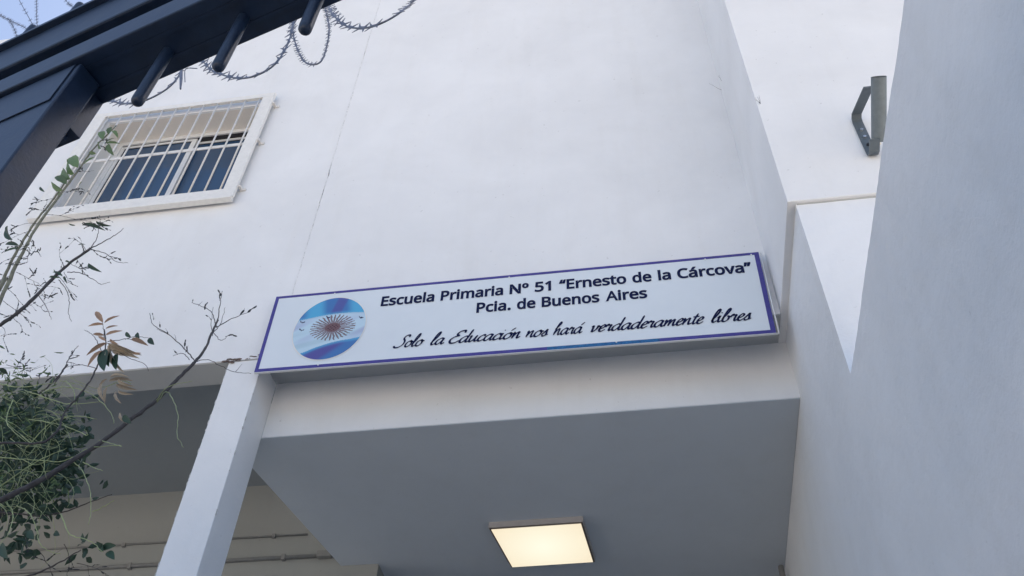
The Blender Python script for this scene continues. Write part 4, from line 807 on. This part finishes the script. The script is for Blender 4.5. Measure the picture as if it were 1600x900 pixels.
# 5. tangled dark bush in the lower left corner
Y5 = 2.35
bu_ = thing('bush', (-2.7, Y5, 0), 'tangled bush of dark leaves and yellow-green tendrils in the lower left corner', 'bush')
branch(bu_, [(-60, 900), (-10, 820), (40, 740), (60, 680)], Y5, .016, .006, pre=[Vector((-2.7, Y5, 0)), Vector((-2.7, Y5, 2.0))], name='stem')
branch(bu_, [(-30, 800), (20, 802), (60, 806), (100, 800), (140, 785), (175, 772)], Y5 - .1, .0035, .0012, name='branch')
branch(bu_, [(20, 905), (60, 895), (95, 878), (127, 858)], Y5 - .1, .0035, .0015, name='branch')
branch(bu_, [(85, 600), (98, 580), (105, 566), (118, 545), (123, 540)], Y5 - .1, .0025, .0008, name='branch')
branch(bu_, [(40, 640), (62, 615), (85, 595), (105, 570)], Y5 - .1, .0035, .0025, name='branch')
rn = random.Random(50)
def blob(cx_, cy_, sx, sy, n, dy=.18):
    out = []
    for _ in range(n):
        x = rn.gauss(cx_, sx); y = rn.gauss(cy_, sy); out.append(at(x, y, Y=Y5 + rn.uniform(-dy, dy)))
    return out
lv = bmesh.new()
def small_leaf(bm_, p, L_, W_):
    u = Vector((rn.gauss(0, 1), rn.gauss(0, .6), rn.gauss(-.2, .8))).normalized(); a = Vector((rn.gauss(0, .5), -1, rn.gauss(-.3, .5)))
    n_ = (a - u * a.dot(u)).normalized(); v = u.cross(n_)
    q = [p, p + u * L_ * .35 + v * W_ * .5 - n_ * L_ * .06, p + u * L_ * .7 + v * W_ * .4 - n_ * L_ * .03, p + u * L_ + n_ * L_ * .08, p + u * L_ * .7 - v * W_ * .4 - n_ * L_ * .03, p + u * L_ * .35 - v * W_ * .5 - n_ * L_ * .06]
    k = [bm_.verts.new(x) for x in q]; bm_.faces.new((k[0], k[1], k[2], k[3])); bm_.faces.new((k[0], k[3], k[4], k[5]))
for args in ((20, 690, 38, 42, 620), (70, 700, 30, 32, 330), (45, 770, 35, 22, 260), (10, 650, 30, 18, 120), (95, 735, 18, 16, 130), (30, 860, 14, 14, 16), (128, 858, 8, 8, 8), (38, 850, 10, 12, 14), (5, 855, 6, 12, 10), (20, 615, 30, 10, 30), (120, 650, 14, 12, 16)):
    for p in blob(*args): small_leaf(lv, p, rn.uniform(.022, .05), rn.uniform(.012, .026))
tag(obj('foliage', lv, M['leaf_dark'], bu_), kind='stuff')
lv = bmesh.new()
for args in ((45, 700, 25, 14, 120), (20, 640, 30, 15, 60), (120, 805, 14, 8, 40), (20, 790, 20, 12, 60), (60, 620, 25, 12, 40)):
    for p in blob(*args, .12): small_leaf(lv, p - Vector((0, .15, 0)), rn.uniform(.014, .04), rn.uniform(.004, .008))
tag(obj('foliage', lv, M['leaf_green'], bu_), kind='stuff')
for (x0, y0, x1, y1) in ((115, 762, 126, 770), (98, 762, 106, 770), (160, 855, 180, 852), (168, 862, 178, 873), (158, 850, 160, 862), (128, 835, 132, 845), (40, 845, 33, 866), (44, 830, 52, 842), (22, 848, 16, 856), (2, 850, 10, 872), (165, 860, 150, 846), (85, 832, 92, 836)):
    leaf(bu_, 'oval', at(x0, y0, Y=Y5 - .15), at(x1, y1, Y=Y5 - .17), rn.uniform(-.7, .7))
# tendrils
tb = bmesh.new()
def tendril(x, y, a, L_, bend, r=.0016):
    pts = [(x, y)]
    for i in range(9):
        a += bend + rn.gauss(0, .22); pts.append((pts[-1][0] + math.cos(a) * L_ / 9, pts[-1][1] + math.sin(a) * L_ / 9))
    y0 = Y5 - .15 + rn.uniform(-.12, .12); y1 = y0 + rn.uniform(-.1, .1)
    P = spline(pth(pts, (y0, y1)), 3); k = len(P) - 1
    tube(tb, P, [r * (1 - .6 * i / k) for i in range(k + 1)], 5)
for k in range(95):
    tendril(rn.uniform(-30, 70), rn.uniform(605, 790), rn.uniform(-1.2, 1.0), rn.uniform(45, 120), rn.choice((-1, 1)) * rn.uniform(.05, .34), rn.uniform(.0006, .0013))
for k in range(26):
    tendril(rn.uniform(40, 110), rn.uniform(590, 700), rn.uniform(-.9, .7), rn.uniform(30, 80), rn.uniform(-.1, .2), rn.uniform(.0007, .0012))
tag(obj('tendrils', tb, M['tendril'], bu_, True), kind='stuff')
for q in ([(70, 612), (100, 605), (135, 612), (160, 630), (175, 650), (178, 662)], [(0, 600), (30, 605), (70, 600), (90, 598)], [(45, 655), (100, 665), (135, 680), (132, 670)], [(40, 610), (100, 630), (155, 628)], [(0, 715), (50, 718), (100, 720), (140, 700), (190, 696)], [(20, 625), (10, 660), (40, 690)], [(0, 760), (60, 720), (105, 700)],
        [(95, 805), (110, 835), (140, 845), (160, 862)], [(145, 800), (165, 790), (178, 782)], [(40, 700), (80, 660), (120, 650), (150, 655)]):
    branch(bu_, q, (Y5 - .2, Y5 - .28), .0018, .0009, 'tendril', 'tendril')
rn = random.Random(99); tw = Twigs()
for (x, y, dx, dy, L_) in ((20, 585, .3, -1, .1), (0, 575, 1, .2, .12), (60, 600, .3, -1, .08), (105, 566, .3, -1, .07), (105, 566, 1, .0, .07), (90, 590, -.2, -1, .07), (10, 570, .8, .5, .12), (35, 590, -.1, -1, .08), (40, 840, .5, .6, .1), (120, 880, .6, .3, .1), (60, 860, .8, .5, .12), (100, 850, .6, .7, .1)):
    p = at(x, y, Y=Y5 - .1); q = at(x + dx * 60, y + dy * 60, Y=Y5 - .1 + rn.uniform(-.1, .1)); tw.grow(p, q - p, L_, .0012, rn, 1, .03, .4, .004)
tw.done(bu_)

# dry weeds rooted in cracks of the upper walls
def weed(base, label, s=1, rn=random.Random(6)):
    o = thing('wall_weed', base, label, 'weed', None); tw = bmesh.new()
    for k in range(4):
        d = Vector((rn.uniform(-1, 0), -.5, rn.uniform(-.2, .7))).normalized(); pts = [base]
        for i in range(4):
            d = (d + Vector((rn.gauss(0, .2), 0, rn.gauss(0, .2)))).normalized(); pts.append(pts[-1] + d * .02 * s)
        tube(tw, pts, [.0012, .001, .0008, .0006, .0004], 4)
    obj('sprig', tw, M['stem_dark'], o)
weed(at(1137, 146, Y=3.597), 'small dry weed sprouting from the wall corner above the sign', 1.9)
weed(at(1188, 162, Y=2.838), 'faint dry weed at the wall edge left of the flagpole holder', .6)
